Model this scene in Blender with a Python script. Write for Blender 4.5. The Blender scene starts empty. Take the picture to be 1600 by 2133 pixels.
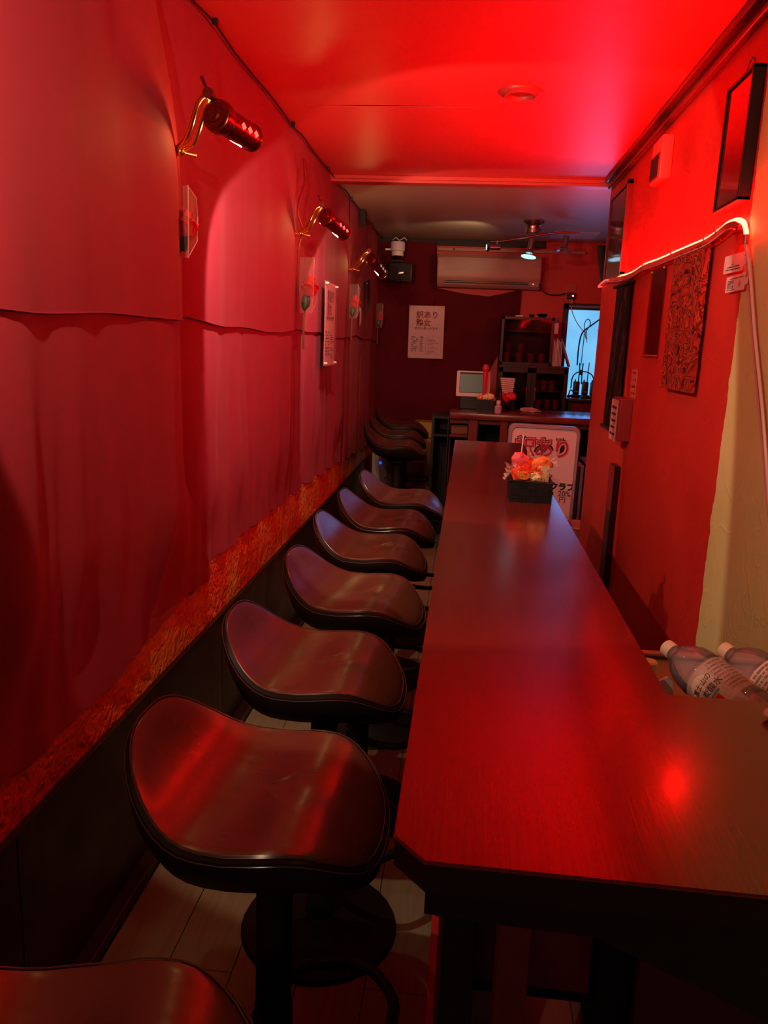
import bpy, bmesh, math, random
from mathutils import Vector, Matrix, noise, Euler
PI = math.pi
S = bpy.context.scene
COL = S.collection
random.seed(7)

# ------------------------------------------------------------------ camera
YAW, PITCH, ROLL, FPX = 0.0972676, 0.2087081, 0.0399019, 1640.0
EYE = Vector((0, 0, 1.507))
_f = Vector((-math.sin(YAW)*math.cos(PITCH), math.cos(YAW)*math.cos(PITCH), -math.sin(PITCH)))
_r = Vector((math.cos(YAW), math.sin(YAW), 0)); _u = _r.cross(_f)
RT = math.cos(ROLL)*_r + math.sin(ROLL)*_u
UP = -math.sin(ROLL)*_r + math.cos(ROLL)*_u
cam = bpy.data.cameras.new('camera'); cam.sensor_fit = 'VERTICAL'; cam.sensor_height = 24; cam.lens = FPX/2133*24
cam.clip_start = 0.02
co = bpy.data.objects.new('camera', cam); COL.objects.link(co)
co.matrix_world = Matrix(((RT.x, UP.x, -_f.x, EYE.x), (RT.y, UP.y, -_f.y, EYE.y), (RT.z, UP.z, -_f.z, EYE.z), (0, 0, 0, 1)))
S.camera = co
# ------------------------------------------------------------------ world, view
w = bpy.data.worlds.new('world'); S.world = w; w.use_nodes = True
w.node_tree.nodes['Background'].inputs[0].default_value = (0.25, 0.28, 0.5, 1)
w.node_tree.nodes['Background'].inputs[1].default_value = 0.004
S.view_settings.view_transform = 'Standard'; S.view_settings.look = 'None'
S.view_settings.gamma = 1; S.view_settings.exposure = 0.0
S.view_settings.use_curve_mapping = False

def light(name, typ, loc, power, col, aim=None, **kw):
    l = bpy.data.lights.new(name, typ); l.energy = power; l.color = col
    for k, v in kw.items(): setattr(l, k, v)
    o = bpy.data.objects.new(name, l); COL.objects.link(o); o.location = loc
    if aim is not None:
        o.rotation_euler = (Vector(aim)-Vector(loc)).to_track_quat('-Z', 'Y').to_euler()
    return o
# daylight of the back window, then a fill light behind the camera
light('window_daylight', 'AREA', (1.02, 7.27, 1.5), 2.3, (0.07, 0.30, 1.0), (0.6, 3.5, 1.2), shape='RECTANGLE', size=.34, size_y=.7)
light('assumed_blue_fill', 'AREA', (-.1, -1.3, 1.3), .45, (0.3, 0.35, 1.0), (-.3, 2, 1.0), shape='RECTANGLE', size=.5, size_y=1.2)  # added blue fill, unseen; assumes a street door behind the camera
# assumed, unseen dim warm downlight over the server's side of the counter, above the top right corner of the view
light('assumed_server_downlight', 'SPOT', (.56, 1.25, 2.40), 6, (1.0, 0.62, 0.18), (.72, 1.75, 0.9), spot_size=1.9, spot_blend=.9, shadow_soft_size=.05)

# ------------------------------------------------------------------ materials
def mat(name, col=(.5, .5, .5), rough=.5, metal=0, spec=.5, emit=None, es=0, trans=0, ior=1.45, coat=0, sheen=0):
    m = bpy.data.materials.new(name); m.use_nodes = True
    b = m.node_tree.nodes['Principled BSDF']
    b.inputs['Base Color'].default_value = (*col, 1); b.inputs['Roughness'].default_value = rough
    b.inputs['Metallic'].default_value = metal; b.inputs['Specular IOR Level'].default_value = spec
    b.inputs['IOR'].default_value = ior; b.inputs['Transmission Weight'].default_value = trans
    b.inputs['Coat Weight'].default_value = coat; b.inputs['Sheen Weight'].default_value = sheen
    if emit: b.inputs['Emission Color'].default_value = (*emit, 1); b.inputs['Emission Strength'].default_value = es
    return m
def nt(m): return m.node_tree.nodes, m.node_tree.links, m.node_tree.nodes['Principled BSDF']
def coords(m, scale=(1, 1, 1), kind='Object'):
    n, l, b = nt(m)
    t = n.new('ShaderNodeTexCoord'); mp = n.new('ShaderNodeMapping'); mp.inputs['Scale'].default_value = scale
    l.new(t.outputs[kind], mp.inputs[0]); return mp.outputs[0]
def ramp(m, src, stops):
    n, l, b = nt(m); r = n.new('ShaderNodeValToRGB'); e = r.color_ramp.elements
    while len(e) < len(stops): e.new(.5)
    for el, (p, c) in zip(e, stops): el.position = p; el.color = (*c, 1)
    l.new(src, r.inputs[0]); return r.outputs[0]
def tex(m, vec, kind='NOISE', scale=5, detail=4, rough=.5, dist=0):
    n, l, b = nt(m)
    if kind == 'NOISE':
        t = n.new('ShaderNodeTexNoise'); t.inputs['Scale'].default_value = scale; t.inputs['Detail'].default_value = detail
        t.inputs['Roughness'].default_value = rough; t.inputs['Distortion'].default_value = dist
    elif kind == 'WAVE':
        t = n.new('ShaderNodeTexWave'); t.inputs['Scale'].default_value = scale; t.inputs['Distortion'].default_value = dist
        t.inputs['Detail'].default_value = detail; l.new(vec, t.inputs[0]); return t.outputs['Fac']
    elif kind == 'VORONOI':
        t = n.new('ShaderNodeTexVoronoi'); t.inputs['Scale'].default_value = scale; l.new(vec, t.inputs[0]); return t.outputs['Distance']
    l.new(vec, t.inputs[0]); return t.outputs[0]
def bump(m, src, strength=.3, dist=.01):
    n, l, b = nt(m); bp = n.new('ShaderNodeBump'); bp.inputs['Strength'].default_value = strength; bp.inputs['Distance'].default_value = dist
    l.new(src, bp.inputs['Height'])
    if b.inputs['Normal'].links: l.new(b.inputs['Normal'].links[0].from_socket, bp.inputs['Normal'])
    l.new(bp.outputs[0], b.inputs['Normal'])

M_ceil = mat('ceiling_paint', (.52, .36, .30), .42); c = coords(M_ceil); bump(M_ceil, tex(M_ceil, c, scale=9, detail=6), .15, .01)
M_ceilred = mat('red_ceiling_paint', (.78, .045, .05), .4); c = coords(M_ceilred); bump(M_ceilred, tex(M_ceilred, c, scale=9, detail=6), .12, .01)
M_red = mat('red_plaster', (.62, .03, .018), .5); c = coords(M_red)
def _trowel(m, a=.5):
    c = coords(m); bump(m, tex(m, c, scale=2.2, detail=5, dist=1.5), .5*a, .03)
    v = tex(m, c, scale=3.2, detail=3, dist=2.6, rough=.45)
    r = ramp(m, v, [(0, (0, 0, 0)), (.49, (0, 0, 0)), (.5, (1, 1, 1)), (.52, (0, 0, 0))]); bump(m, r, .35*a, .006)
# the right wall: red paint that stops along a ragged edge, bare cream plaster nearer the front
def wall_paint():
    m = mat('painted_plaster', rough=.5); n, l, b = nt(m)
    t = n.new('ShaderNodeTexCoord'); sp = n.new('ShaderNodeSeparateXYZ'); l.new(t.outputs['Object'], sp.inputs[0])
    no = n.new('ShaderNodeTexNoise'); no.inputs['Scale'].default_value = 14; no.inputs['Detail'].default_value = 6; l.new(t.outputs['Object'], no.inputs[0])
    a = n.new('ShaderNodeMath'); a.operation = 'MULTIPLY_ADD'; l.new(no.outputs[0], a.inputs[0]); a.inputs[1].default_value = .045; l.new(sp.outputs['Y'], a.inputs[2])
    g = n.new('ShaderNodeMath'); g.operation = 'GREATER_THAN'; l.new(a.outputs[0], g.inputs[0]); g.inputs[1].default_value = 2.375
    n2 = n.new('ShaderNodeTexNoise'); n2.inputs['Scale'].default_value = 2.5; l.new(t.outputs['Object'], n2.inputs[0])
    r1 = ramp(m, n2.outputs[0], [(.3, (.50, .016, .012)), (.7, (.62, .03, .02))])
    r2 = ramp(m, n2.outputs[0], [(.3, (.60, .52, .22)), (.7, (.72, .62, .30))])
    mx = n.new('ShaderNodeMix'); mx.data_type = 'RGBA'; l.new(g.outputs[0], mx.inputs[0]); l.new(r2, mx.inputs[6]); l.new(r1, mx.inputs[7])
    l.new(mx.outputs[2], b.inputs['Base Color']); _trowel(m, .55)
    bump(m, g.outputs[0], .5, .004)
    return m
M_rwall = wall_paint()
M_bwall = mat('back_wall_paint', (.66, .02, .016), .45); _trowel(M_bwall, .15)
M_dark = mat('dark_plaster', (.12, .02, .02), .7)
# left wall: orange and red trowelled plaster
M_orange = mat('orange_plaster', (.6, .15, .03), .55); n, l, b = nt(M_orange)
c = coords(M_orange, (1, 1, 1)); f = tex(M_orange, c, scale=2.4, detail=5, dist=1.2)
l.new(ramp(M_orange, f, [(.38, (.72, .05, .018)), (.47, (.78, .14, .03)), (.56, (.80, .30, .06)), (.68, (.75, .42, .12))]), b.inputs['Base Color'])
bump(M_orange, tex(M_orange, coords(M_orange, (3, 6, 6)), 'WAVE', scale=3.5, dist=9, detail=3), .6, .008)
bump(M_orange, tex(M_orange, c, scale=22, detail=5), .2, .008)
def cloth(name, c1, c2, rough=.75, sheen=.3):
    m = mat(name, c1, rough, sheen=sheen, spec=.25); n, l, b = nt(m)
    c = coords(m); l.new(ramp(m, tex(m, c, scale=1.3, detail=3), [(.3, c1), (.7, c2)]), b.inputs['Base Color'])
    bump(m, tex(m, c, scale=420, detail=2), .22, .0015); b.inputs['Sheen Tint'].default_value = (1, .35, .45, 1); return m
M_cloth = cloth('crimson_cloth', (.27, .018, .032), (.32, .025, .042), .7, .12)
M_clothb = cloth('magenta_crimson_cloth', (.27, .016, .050), (.32, .022, .064), .7, .12)
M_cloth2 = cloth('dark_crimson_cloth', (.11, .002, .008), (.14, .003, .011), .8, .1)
def wood(name, c1, c2, rough=.3, scale=(1, 1, 1), coat=0, bmp=.08, spec=.5):
    m = mat(name, c1, rough, coat=coat, spec=spec); n, l, b = nt(m)
    c = coords(m, scale); g = tex(m, c, scale=9, detail=7, rough=.6)
    l.new(ramp(m, g, [(.3, c1), (.5, tuple((a+d)/2 for a, d in zip(c1, c2))), (.68, c2)]), b.inputs['Base Color'])
    bump(m, g, bmp, .004)
    v = ramp(m, tex(m, coords(m), scale=6, detail=6), [(.3, (rough*.8,)*3), (.7, (rough*1.25,)*3)])
    l.new(v, b.inputs['Roughness']); return m
M_counter = wood('lacquered_counter_wood', (.10, .006, .004), (.16, .011, .006), .20, (26, .5, 3), .7, .06)
M_counter.node_tree.nodes['Principled BSDF'].inputs['Coat Roughness'].default_value = .15
M_counter2 = wood('lacquered_bar_wood', (.10, .015, .01), (.20, .03, .018), .25, (.8, 9, 3), 0, .1)
M_seat = mat('brown_seat_lacquer', (.10, .036, .022), .28, spec=.7, coat=.45)
n, l, b = nt(M_seat); c = coords(M_seat)
bump(M_seat, tex(M_seat, coords(M_seat, (1.2, 9, 1)), scale=3, detail=2), .06, .02); b.inputs['Coat Roughness'].default_value = .2
v = ramp(M_seat, tex(M_seat, coords(M_seat), scale=7, detail=5), [(.3, (.24,)*3), (.7, (.36,)*3)]); l.new(v, b.inputs['Roughness'])
M_shell = mat('black_seat_shell', (.010, .005, .005), .45, spec=.3)
M_pip = mat('seat_rim_edging', (.10, .04, .035), .22, spec=.8)
M_black = mat('black_metal', (.008, .007, .008), .55, spec=.25)
M_blackp = mat('black_plastic', (.012, .010, .012), .4)
M_wain = wood('dark_wainscot_wood', (.012, .004, .003), (.024, .008, .005), .4, (3, 3, .6), 0, .05)
M_edge = mat('pale_edge', (.42, .25, .15), .5)
M_floor = wood('olive_floor_plank', (.21, .185, .115), (.28, .25, .16), .45, (7, .7, 1), 0, .05)
M_brass = mat('brass', (.80, .52, .12), .22, 1)
M_lamp = mat('dark_red_lamp_metal', (.20, .022, .016), .25, .85)
M_bulb = mat('lit_bulb', (1, .8, .5), .4, emit=(1, .62, .25), es=25)
M_dot = mat('lit_perforation', (1, .9, .8), .4, emit=(1, .72, .60), es=.9)
M_led = mat('red_neon_tube', (1, .3, .2), .4, emit=(1, .0035, .0018), es=330)
M_jack = mat('clear_red_silicone', (.55, .04, .04), .25)
M_white = mat('white_plastic', (.75, .72, .70), .4)
M_ac = mat('cream_plastic', (.44, .17, .15), .4)
M_paper = mat('red_lit_paper', (.78, .50, .53), .6)  # white sheets tinted pink: red room light is put into the colour
M_ink = mat('black_ink', (.015, .01, .012), .6)
M_pink = mat('crimson_ink', (.50, .03, .08), .6)
M_rose = mat('red_petals', (.75, .015, .02), .55)
M_leaf = mat('dark_green_leaf', (.02, .06, .02), .4)
M_stem = mat('brown_stem', (.20, .12, .05), .6)
M_glass = mat('clear_glass', (.95, .95, .97), .02, trans=1, ior=1.2)
M_pet = mat('clear_bottle_plastic', (.93, .93, .96), .04, trans=1, ior=1.12)
def film(name, tint=(1, 1, 1), a=.82, rough=.12, base=None, gloss=False):
    m = bpy.data.materials.new(name); m.use_nodes = True; n = m.node_tree.nodes; l = m.node_tree.links
    n.remove(n['Principled BSDF']); o = n['Material Output']
    t = n.new('ShaderNodeBsdfTransparent'); t.inputs[0].default_value = (*tint, 1); g = n.new('ShaderNodeBsdfPrincipled')
    g.inputs['Base Color'].default_value = (*tint, 1); g.inputs['Roughness'].default_value = rough
    x = n.new('ShaderNodeMixShader'); x.inputs[0].default_value = 1-a; g.inputs['Base Color'].default_value = (*(base or tint), 1); l.new(t.outputs[0], x.inputs[1]); l.new(g.outputs[0], x.inputs[2])
    if not gloss: l.new(x.outputs[0], o.inputs[0]); return m
    gl = n.new('ShaderNodeBsdfGlossy'); gl.inputs['Roughness'].default_value = .06; fr = n.new('ShaderNodeFresnel'); fr.inputs[0].default_value = 1.45
    y = n.new('ShaderNodeMixShader'); l.new(fr.outputs[0], y.inputs[0]); l.new(x.outputs[0], y.inputs[1]); l.new(gl.outputs[0], y.inputs[2]); l.new(y.outputs[0], o.inputs[0]); return m
M_film = film('clear_film', (.97, .92, .92), .93, .08)
M_filmr = film('red_lit_film', (.8, .3, .3), .85, .1, (.25, .02, .02))
M_film2 = film('cellophane', (1, .75, .7), .6, .08)
M_cabglass = film('cabinet_glass', (.85, .7, .7), .82, .05, (.01, .004, .004))
M_pane = mat('lit_window_pane', (.3, .6, .8), .4, emit=(.10, .52, .95), es=.95)
n, l, b = nt(M_pane); l.new(ramp(M_pane, tex(M_pane, coords(M_pane), scale=3.5, detail=3), [(.3, (.085, .46, .88)), (.7, (.16, .62, .98))]), b.inputs['Emission Color'])
M_disc = mat('lit_lamp_disc', (.6, .9, .95), .3, emit=(.32, .85, 1), es=1.6)
M_screen = mat('grey_screen', (.06, .07, .05), .3, emit=(.06, .085, .06), es=.35)
M_kraft = mat('cardboard', (.62, .36, .08), .6)
M_brownbox = mat('brown_box', (.26, .09, .03), .6)
M_blue = mat('blue_led', (0, .1, 1), .4, emit=(.01, .07, 1), es=1.6)
M_rled = mat('white_red_led', (1, .3, .3), .4, emit=(1, .2, .2), es=4)
M_yel = mat('warning_yellow', (.75, .42, .03), .5)
M_signframe = mat('grey_violet_plastic', (.36, .27, .36), .4)
M_signface = mat('pale_sign_face', (.80, .62, .70), .45)
M_snack = mat('red_snack_wrap', (.85, .07, .03), .22)
M_snack2 = mat('orange_snack_wrap', (.85, .22, .05), .25)
M_snack3 = mat('cream_snack_wrap', (.80, .58, .35), .35)
M_chrome = mat('dull_chrome', (.6, .55, .55), .25, 1)
M_purp = mat('violet_printed_panel', (.35, .18, .25), .5)
M_dred = mat('dark_red_print', (.26, .015, .02), .45)
M_scroll = mat('black_printed_cloth', (.02, .008, .01), .6, spec=.15)
n, l, b = nt(M_scroll); c = coords(M_scroll, (1, 1, .6))
l.new(ramp(M_scroll, tex(M_scroll, c, 'WAVE', scale=4, dist=14, detail=3), [(.0, (.008, .004, .006)), (.86, (.012, .004, .006)), (.95, (.07, .015, .02)), (1, (.012, .004, .006))]), b.inputs['Base Color'])
M_orn = mat('red_black_swirl_relief', (.2, .01, .01), .3)
n, l, b = nt(M_orn); c = coords(M_orn, (1, .62, 1.0)); v = tex(M_orn, c, 'NOISE', scale=11, dist=2.6, detail=2)
l.new(ramp(M_orn, v, [(.30, (.012, .003, .003)), (.42, (.5, .03, .015)), (.47, (.012, .004, .004)), (.53, (.65, .06, .035)), (.57, (.012, .004, .004)), (.66, (.6, .04, .02)), (.72, (.01, .003, .003))]), b.inputs['Base Color'])
bump(M_orn, v, .6, .01)
M_pic = mat('dark_red_picture', (.22, .010, .012), .1, coat=.6)
M_bowl = mat('black_lacquer', (.01, .006, .006), .2)
M_box3 = mat('grey_bin_plastic', (.30, .22, .17), .5)

# ------------------------------------------------------------------ builders
def at(px, py, ax, v):
    """world point where the sight line of a photograph pixel meets a real wall, shelf or floor plane"""
    d = RT*((px-800)/FPX) - UP*((py-1066.5)/FPX) + _f
    return EYE + d*((v-EYE[ax])/d[ax])
ROOT = {}
def obj(name, bm, m, parent=None, smooth=False):
    me = bpy.data.meshes.new(name)
    if parent is not None:
        bm.transform(ROOT[parent.name])
    bmesh.ops.recalc_face_normals(bm, faces=bm.faces[:])
    bm.to_mesh(me); bm.free()
    if m: me.materials.append(m)
    if smooth:
        for p in me.polygons: p.use_smooth = True
        try: me.set_sharp_from_angle(angle=math.radians(38))
        except Exception: pass
    o = bpy.data.objects.new(name, me); COL.objects.link(o)
    if parent is not None:
        o.parent = parent; ROOT[o.name] = ROOT[parent.name]
    return o
def thing(name, label, cat, loc, rz=0, group=None):
    o = bpy.data.objects.new(name, None); COL.objects.link(o); o.empty_display_size = .05
    o.location = loc; o.rotation_euler = (0, 0, rz); o['label'] = label; o['category'] = cat
    if group: o['group'] = group
    ROOT[o.name] = (Matrix.Translation(Vector(loc)) @ Matrix.Rotation(rz, 4, 'Z')).inverted()
    return o
def tag(o, label, cat, group=None, kind=None):
    o['label'] = label; o['category'] = cat
    if group: o['group'] = group
    if kind: o['kind'] = kind
    return o
def struct(name, bm, m, smooth=False):
    o = obj(name, bm, m, None, smooth); o['kind'] = 'structure'; return o
def copy_tree(o, parent=None):
    c = o.copy(); COL.objects.link(c); ROOT[c.name] = ROOT.get(o.name, Matrix())
    if parent is not None: c.parent = parent
    for ch in [x for x in o.children]: copy_tree(ch, c)
    return c
def B(): return bmesh.new()
def box(bm, a, b, bev=0, mtx=None):
    a = Vector(a); b = Vector(b)
    r = bmesh.ops.create_cube(bm, size=1)
    bmesh.ops.scale(bm, verts=r['verts'], vec=[abs(b[i]-a[i]) for i in range(3)])
    bmesh.ops.translate(bm, verts=r['verts'], vec=(a+b)/2)
    if bev:
        es = list({e for v in r['verts'] for e in v.link_edges})
        rr = bmesh.ops.bevel(bm, geom=es, offset=bev, segments=2, affect='EDGES', profile=.5)
        vs = list({v for f in rr['faces'] for v in f.verts} | {v for v in r['verts'] if v.is_valid})
    else: vs = r['verts']
    if mtx: bmesh.ops.transform(bm, matrix=mtx, verts=vs)
    return bm
def boxed(*a, **k): return box(B(), *a, **k)
def cyl(bm, p, q, r, r2=None, n=20, cap=True):
    p = Vector(p); q = Vector(q); d = q-p
    m = Matrix.Translation((p+q)/2) @ d.to_track_quat('Z', 'Y').to_matrix().to_4x4()
    bmesh.ops.create_cone(bm, cap_ends=cap, segments=n, radius1=r, radius2=r if r2 is None else r2, depth=d.length, matrix=m); return bm
def sph(bm, p, r, sc=(1, 1, 1), u=16, v=10):
    bmesh.ops.create_uvsphere(bm, u_segments=u, v_segments=v, radius=r, matrix=Matrix.Translation(Vector(p)) @ Matrix.Diagonal((*sc, 1))); return bm
def smoothpath(pts, sub=6, closed=False):
    P = [Vector(p) for p in pts]; out = []; n = len(P)
    rng = range(n) if closed else range(n-1)
    for i in rng:
        p0 = P[i-1] if (i > 0 or closed) else P[0]*2-P[1]; p1 = P[i]; p2 = P[(i+1) % n]
        p3 = P[(i+2) % n] if (i+2 < n or closed) else P[-1]*2-P[-2]
        for k in range(sub):
            t = k/sub; out.append(.5*((2*p1)+(p2-p0)*t+(2*p0-5*p1+4*p2-p3)*t*t+(3*p1-p0-3*p2+p3)*t**3))
    if not closed: out.append(P[-1])
    return out
def tube(bm, pts, r, n=8, closed=False, sub=6, rf=None):
    P = smoothpath(pts, sub, closed) if sub > 1 else [Vector(p) for p in pts]
    rings = []; N = len(P); prev = None
    for i, p in enumerate(P):
        a = P[(i-1) % N] if (i > 0 or closed) else p; c_ = P[(i+1) % N] if (i < N-1 or closed) else p
        t = (c_-a).normalized()
        if prev is None: prev = t.orthogonal().normalized()
        prev = (prev - t*prev.dot(t)).normalized(); s = t.cross(prev)
        rr = r if rf is None else r*rf(i/max(1, N-1))
        rings.append([bm.verts.new(p+(prev*math.cos(2*PI*k/n)+s*math.sin(2*PI*k/n))*rr) for k in range(n)])
    for i in range(N if closed else N-1):
        A, Bq = rings[i], rings[(i+1) % N]
        for k in range(n): bm.faces.new((A[k], A[(k+1) % n], Bq[(k+1) % n], Bq[k]))
    if not closed: bm.faces.new(rings[0][::-1]); bm.faces.new(rings[-1])
    return bm
def lathe(bm, prof, mtx=None, n=28):
    rings = []
    for r, z in prof:
        rings.append([bm.verts.new((r*math.cos(2*PI*k/n), r*math.sin(2*PI*k/n), z)) for k in range(n)] if r > 1e-6 else [bm.verts.new((0, 0, z))])
    for A, Bq in zip(rings, rings[1:]):
        for k in range(n):
            q = (k+1) % n
            if len(A) == 1 and len(Bq) == 1: continue
            if len(A) == 1: bm.faces.new((A[0], Bq[k], Bq[q]))
            elif len(Bq) == 1: bm.faces.new((A[k], A[q], Bq[0]))
            else: bm.faces.new((A[k], A[q], Bq[q], Bq[k]))
    if mtx is not None: bmesh.ops.transform(bm, matrix=mtx, verts=[v for R_ in rings for v in R_])
    return bm
def axis(p, q):
    p = Vector(p); q = Vector(q); return Matrix.Translation(p) @ (q-p).to_track_quat('Z', 'Y').to_matrix().to_4x4()
def frame(o, r, u):
    r = Vector(r).normalized(); u = Vector(u); u = (u-r*u.dot(r)).normalized(); n_ = r.cross(u); o = Vector(o)
    return Matrix(((r.x, u.x, n_.x, o.x), (r.y, u.y, n_.y, o.y), (r.z, u.z, n_.z, o.z), (0, 0, 0, 1)))
def prism(bm, pts, d, mtx=None):
    """outline pts (2D) in the XY plane, extruded from z=0 to d"""
    lo = [bm.verts.new((x, y, 0)) for x, y in pts]; hi = [bm.verts.new((x, y, d)) for x, y in pts]
    bm.faces.new(lo[::-1]); bm.faces.new(hi); n = len(pts)
    for i in range(n): bm.faces.new((lo[i], lo[(i+1) % n], hi[(i+1) % n], hi[i]))
    if mtx is not None: bmesh.ops.transform(bm, matrix=mtx, verts=lo+hi)
    return bm
def rrect(w_, h_, r, n=5):
    out = []
    for cx, cy, a0 in ((w_-r, h_-r, 0), (r, h_-r, 90), (r, r, 180), (w_-r, r, 270)):
        for k in range(n+1):
            a = math.radians(a0+90*k/n); out.append((cx+r*math.cos(a), cy+r*math.sin(a)))
    return out
def grid(bm, nu, nv, fn, th=0, thv=(1, 0, 0)):
    V = [[bm.verts.new(fn(i/nu, j/nv)) for j in range(nv+1)] for i in range(nu+1)]
    for i in range(nu):
        for j in range(nv): bm.faces.new((V[i][j], V[i+1][j], V[i+1][j+1], V[i][j+1]))
    if th:
        t = Vector(thv)*-th
        W = [[bm.verts.new(v.co+t) for v in row] for row in V]
        for i in range(nu):
            for j in range(nv): bm.faces.new((W[i][j], W[i][j+1], W[i+1][j+1], W[i+1][j]))
        for i in range(nu):
            bm.faces.new((V[i][0], W[i][0], W[i+1][0], V[i+1][0])); bm.faces.new((V[i][nv], V[i+1][nv], W[i+1][nv], W[i][nv]))
        for j in range(nv):
            bm.faces.new((V[0][j], V[0][j+1], W[0][j+1], W[0][j])); bm.faces.new((V[nu][j], W[nu][j], W[nu][j+1], V[nu][j+1]))
    return bm
def text_bm(items, ext=.0004, offset=0):
    """items: (string, size, matrix, align); all joined in one bmesh"""
    bm = B()
    for s, size, mx, al in items:
        cu = bpy.data.curves.new('t', 'FONT'); cu.body = s; cu.size = size; cu.extrude = ext; cu.offset = offset
        cu.align_x = al; cu.resolution_u = 3
        o = bpy.data.objects.new('t', cu); COL.objects.link(o)
        bpy.context.view_layer.update()
        me = bpy.data.meshes.new_from_object(o.evaluated_get(bpy.context.evaluated_depsgraph_get()))
        me.transform(mx); bm.from_mesh(me)
        bpy.data.objects.remove(o); bpy.data.curves.remove(cu); bpy.data.meshes.remove(me)
    return bm
def dashes(bm, mx, rows, h, th=.0006, seed=1):
    """rows of unreadably small print: (x0, x1, y) in the frame mx, each a row of short ink strokes"""
    rg = random.Random(seed)
    for x0, x1, y in rows:
        x = x0
        while x < x1:
            w_ = rg.uniform(.4, 1.1)*h; w_ = min(w_, x1-x)
            if rg.random() < .88: box(bm, (x, y-h*rg.uniform(.25, .5), 0), (x+w_*.8, y+h*rg.uniform(.2, .5), th), mtx=mx)
            x += w_
    return bm
def sm(a, b_, x):
    t = max(0, min(1, (x-a)/(b_-a))); return t*t*(3-2*t)

# ------------------------------------------------------------------ dimensions
LW, RW, CEIL, BACK, FRONT = -.863, .739, 2.45, 7.39, -1.6
# ------------------------------------------------------------------ structure
fl = struct('floor', boxed((-.95, FRONT, -.06), (2.0, BACK+.1, -.004)), M_wain)
ys = [-.6, .72, 1.52, 2.75, 4.0, 5.3, 6.4, 7.38]
x = -.808; k = 0
while x < 1.9:
    off = [0, .5, .25, .7, .1][k % 5]; y0 = FRONT
    while y0 < BACK:
        y1 = min(BACK, y0+(1.35 if y0 > FRONT else .6+off))
        if x < .9 or y0 > 4.5 or True:
            obj('plank', boxed((x+.0009, y0+.001, -.004), (x+.1621, y1-.001, 0)), M_floor if x < -.30 else M_wain, fl) if False else None
        y0 = y1
    x += .163; k += 1
ROOT['floor'] = Matrix()
def plank(x0, x1, y0, y1, m): obj('plank', boxed((x0+.0012, y0+.001, -.004), (x1-.0012, y1-.001, 0), bev=.0008), m, fl)
x = -.81; k = 0
while x < 1.95:
    y0 = FRONT; y1 = FRONT+.9+[.1, .75, .4][k % 3]
    while y0 < BACK-.01:
        plank(x, x+.163, y0, min(y1, BACK), M_floor); y0 = y1; y1 += 1.55
    x += .163; k += 1
wl = struct('wall_left', boxed((-.95, FRONT, 0), (LW, BACK+.1, CEIL)), M_orange)
ROOT['wall_left'] = Matrix()
y = FRONT; pw = .68; y = 2.70-pw*6
while y < BACK:
    obj('panel', boxed((LW, max(y, FRONT)+.002, .03), (LW+.012, min(y+pw, BACK)-.002, .510), bev=.0015), M_wain, wl); y += pw
struct('trim_1', boxed((LW, FRONT, .508), (LW+.016, BACK, .516), bev=.002), M_wain)
struct('baseboard_left', boxed((LW, FRONT, 0), (-.812, BACK, .034), bev=.003), M_wain)
wr = struct('wall_right', boxed((RW, FRONT, 0), (RW+.25, 4.80, CEIL)), M_rwall)
struct('wall_back', boxed((-.95, BACK, 0), (2.1, BACK+.1, CEIL)), M_bwall)
struct('wall_kitchen', boxed((2.0, 4.7, 0), (2.1, BACK, CEIL)), M_dark)
struct('wall_kitchen_front', boxed((RW+.25, 4.7, 0), (2.0, 4.8, CEIL)), M_dark)
struct('wall_front', boxed((-.95, FRONT-.1, 0), (2.1, FRONT, CEIL)), M_dark)
# ceiling boards: the joint between two of them gapes a little on the left
struct('ceiling', boxed((-.95, FRONT, CEIL+.03), (2.1, BACK+.1, CEIL+.09)), M_ink)
ce = bpy.data.objects['ceiling']; ROOT['ceiling'] = Matrix()
gx = [-.90, -.74, -.66, -.45, -.25, -.12, .05, .75]; gp = [0, 0, .011, .021, .017, .007, 0, 0]
jt = [(a, 3.434-g) for a, g in zip(gx, gp)]
obj('panel', prism(B(), [(gx[0], FRONT), (gx[-1], FRONT)]+jt[::-1], .003, Matrix.Translation((0, 0, CEIL))), M_ceilred, ce)
obj('panel', boxed((-.90, 3.434, CEIL), (.75, 4.80, CEIL+.003)), M_ceilred, ce)
obj('panel', boxed((-.90, 4.80, CEIL), (2.0, BACK, CEIL+.03)), M_ceil, ce)
bm = B()
for (a, h) in ((0, .018), (.012, .030), (.075, .030), (.087, .018)): pass
box(bm, (LW, 4.74, CEIL-.020), (RW+.6, 4.86, CEIL), bev=.003); box(bm, (LW, 4.755, CEIL-.034), (RW+.6, 4.845, CEIL-.018), bev=.003)
struct('trim_2', bm, mat('beam_red_paint', (.55, .06, .05), .35))
bm = B(); box(bm, (RW-.028, FRONT, CEIL-.052), (RW, 4.74, CEIL), bev=.006); box(bm, (RW-.050, FRONT, CEIL-.020), (RW, 4.74, CEIL), bev=.006)
struct('trim_3', bm, mat('dark_cornice_gloss', (.10, .012, .012), .16))
struct('trim_4', boxed((LW, BACK-.02, 2.395), (.62, BACK, CEIL), bev=.002), M_ink)
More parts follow.
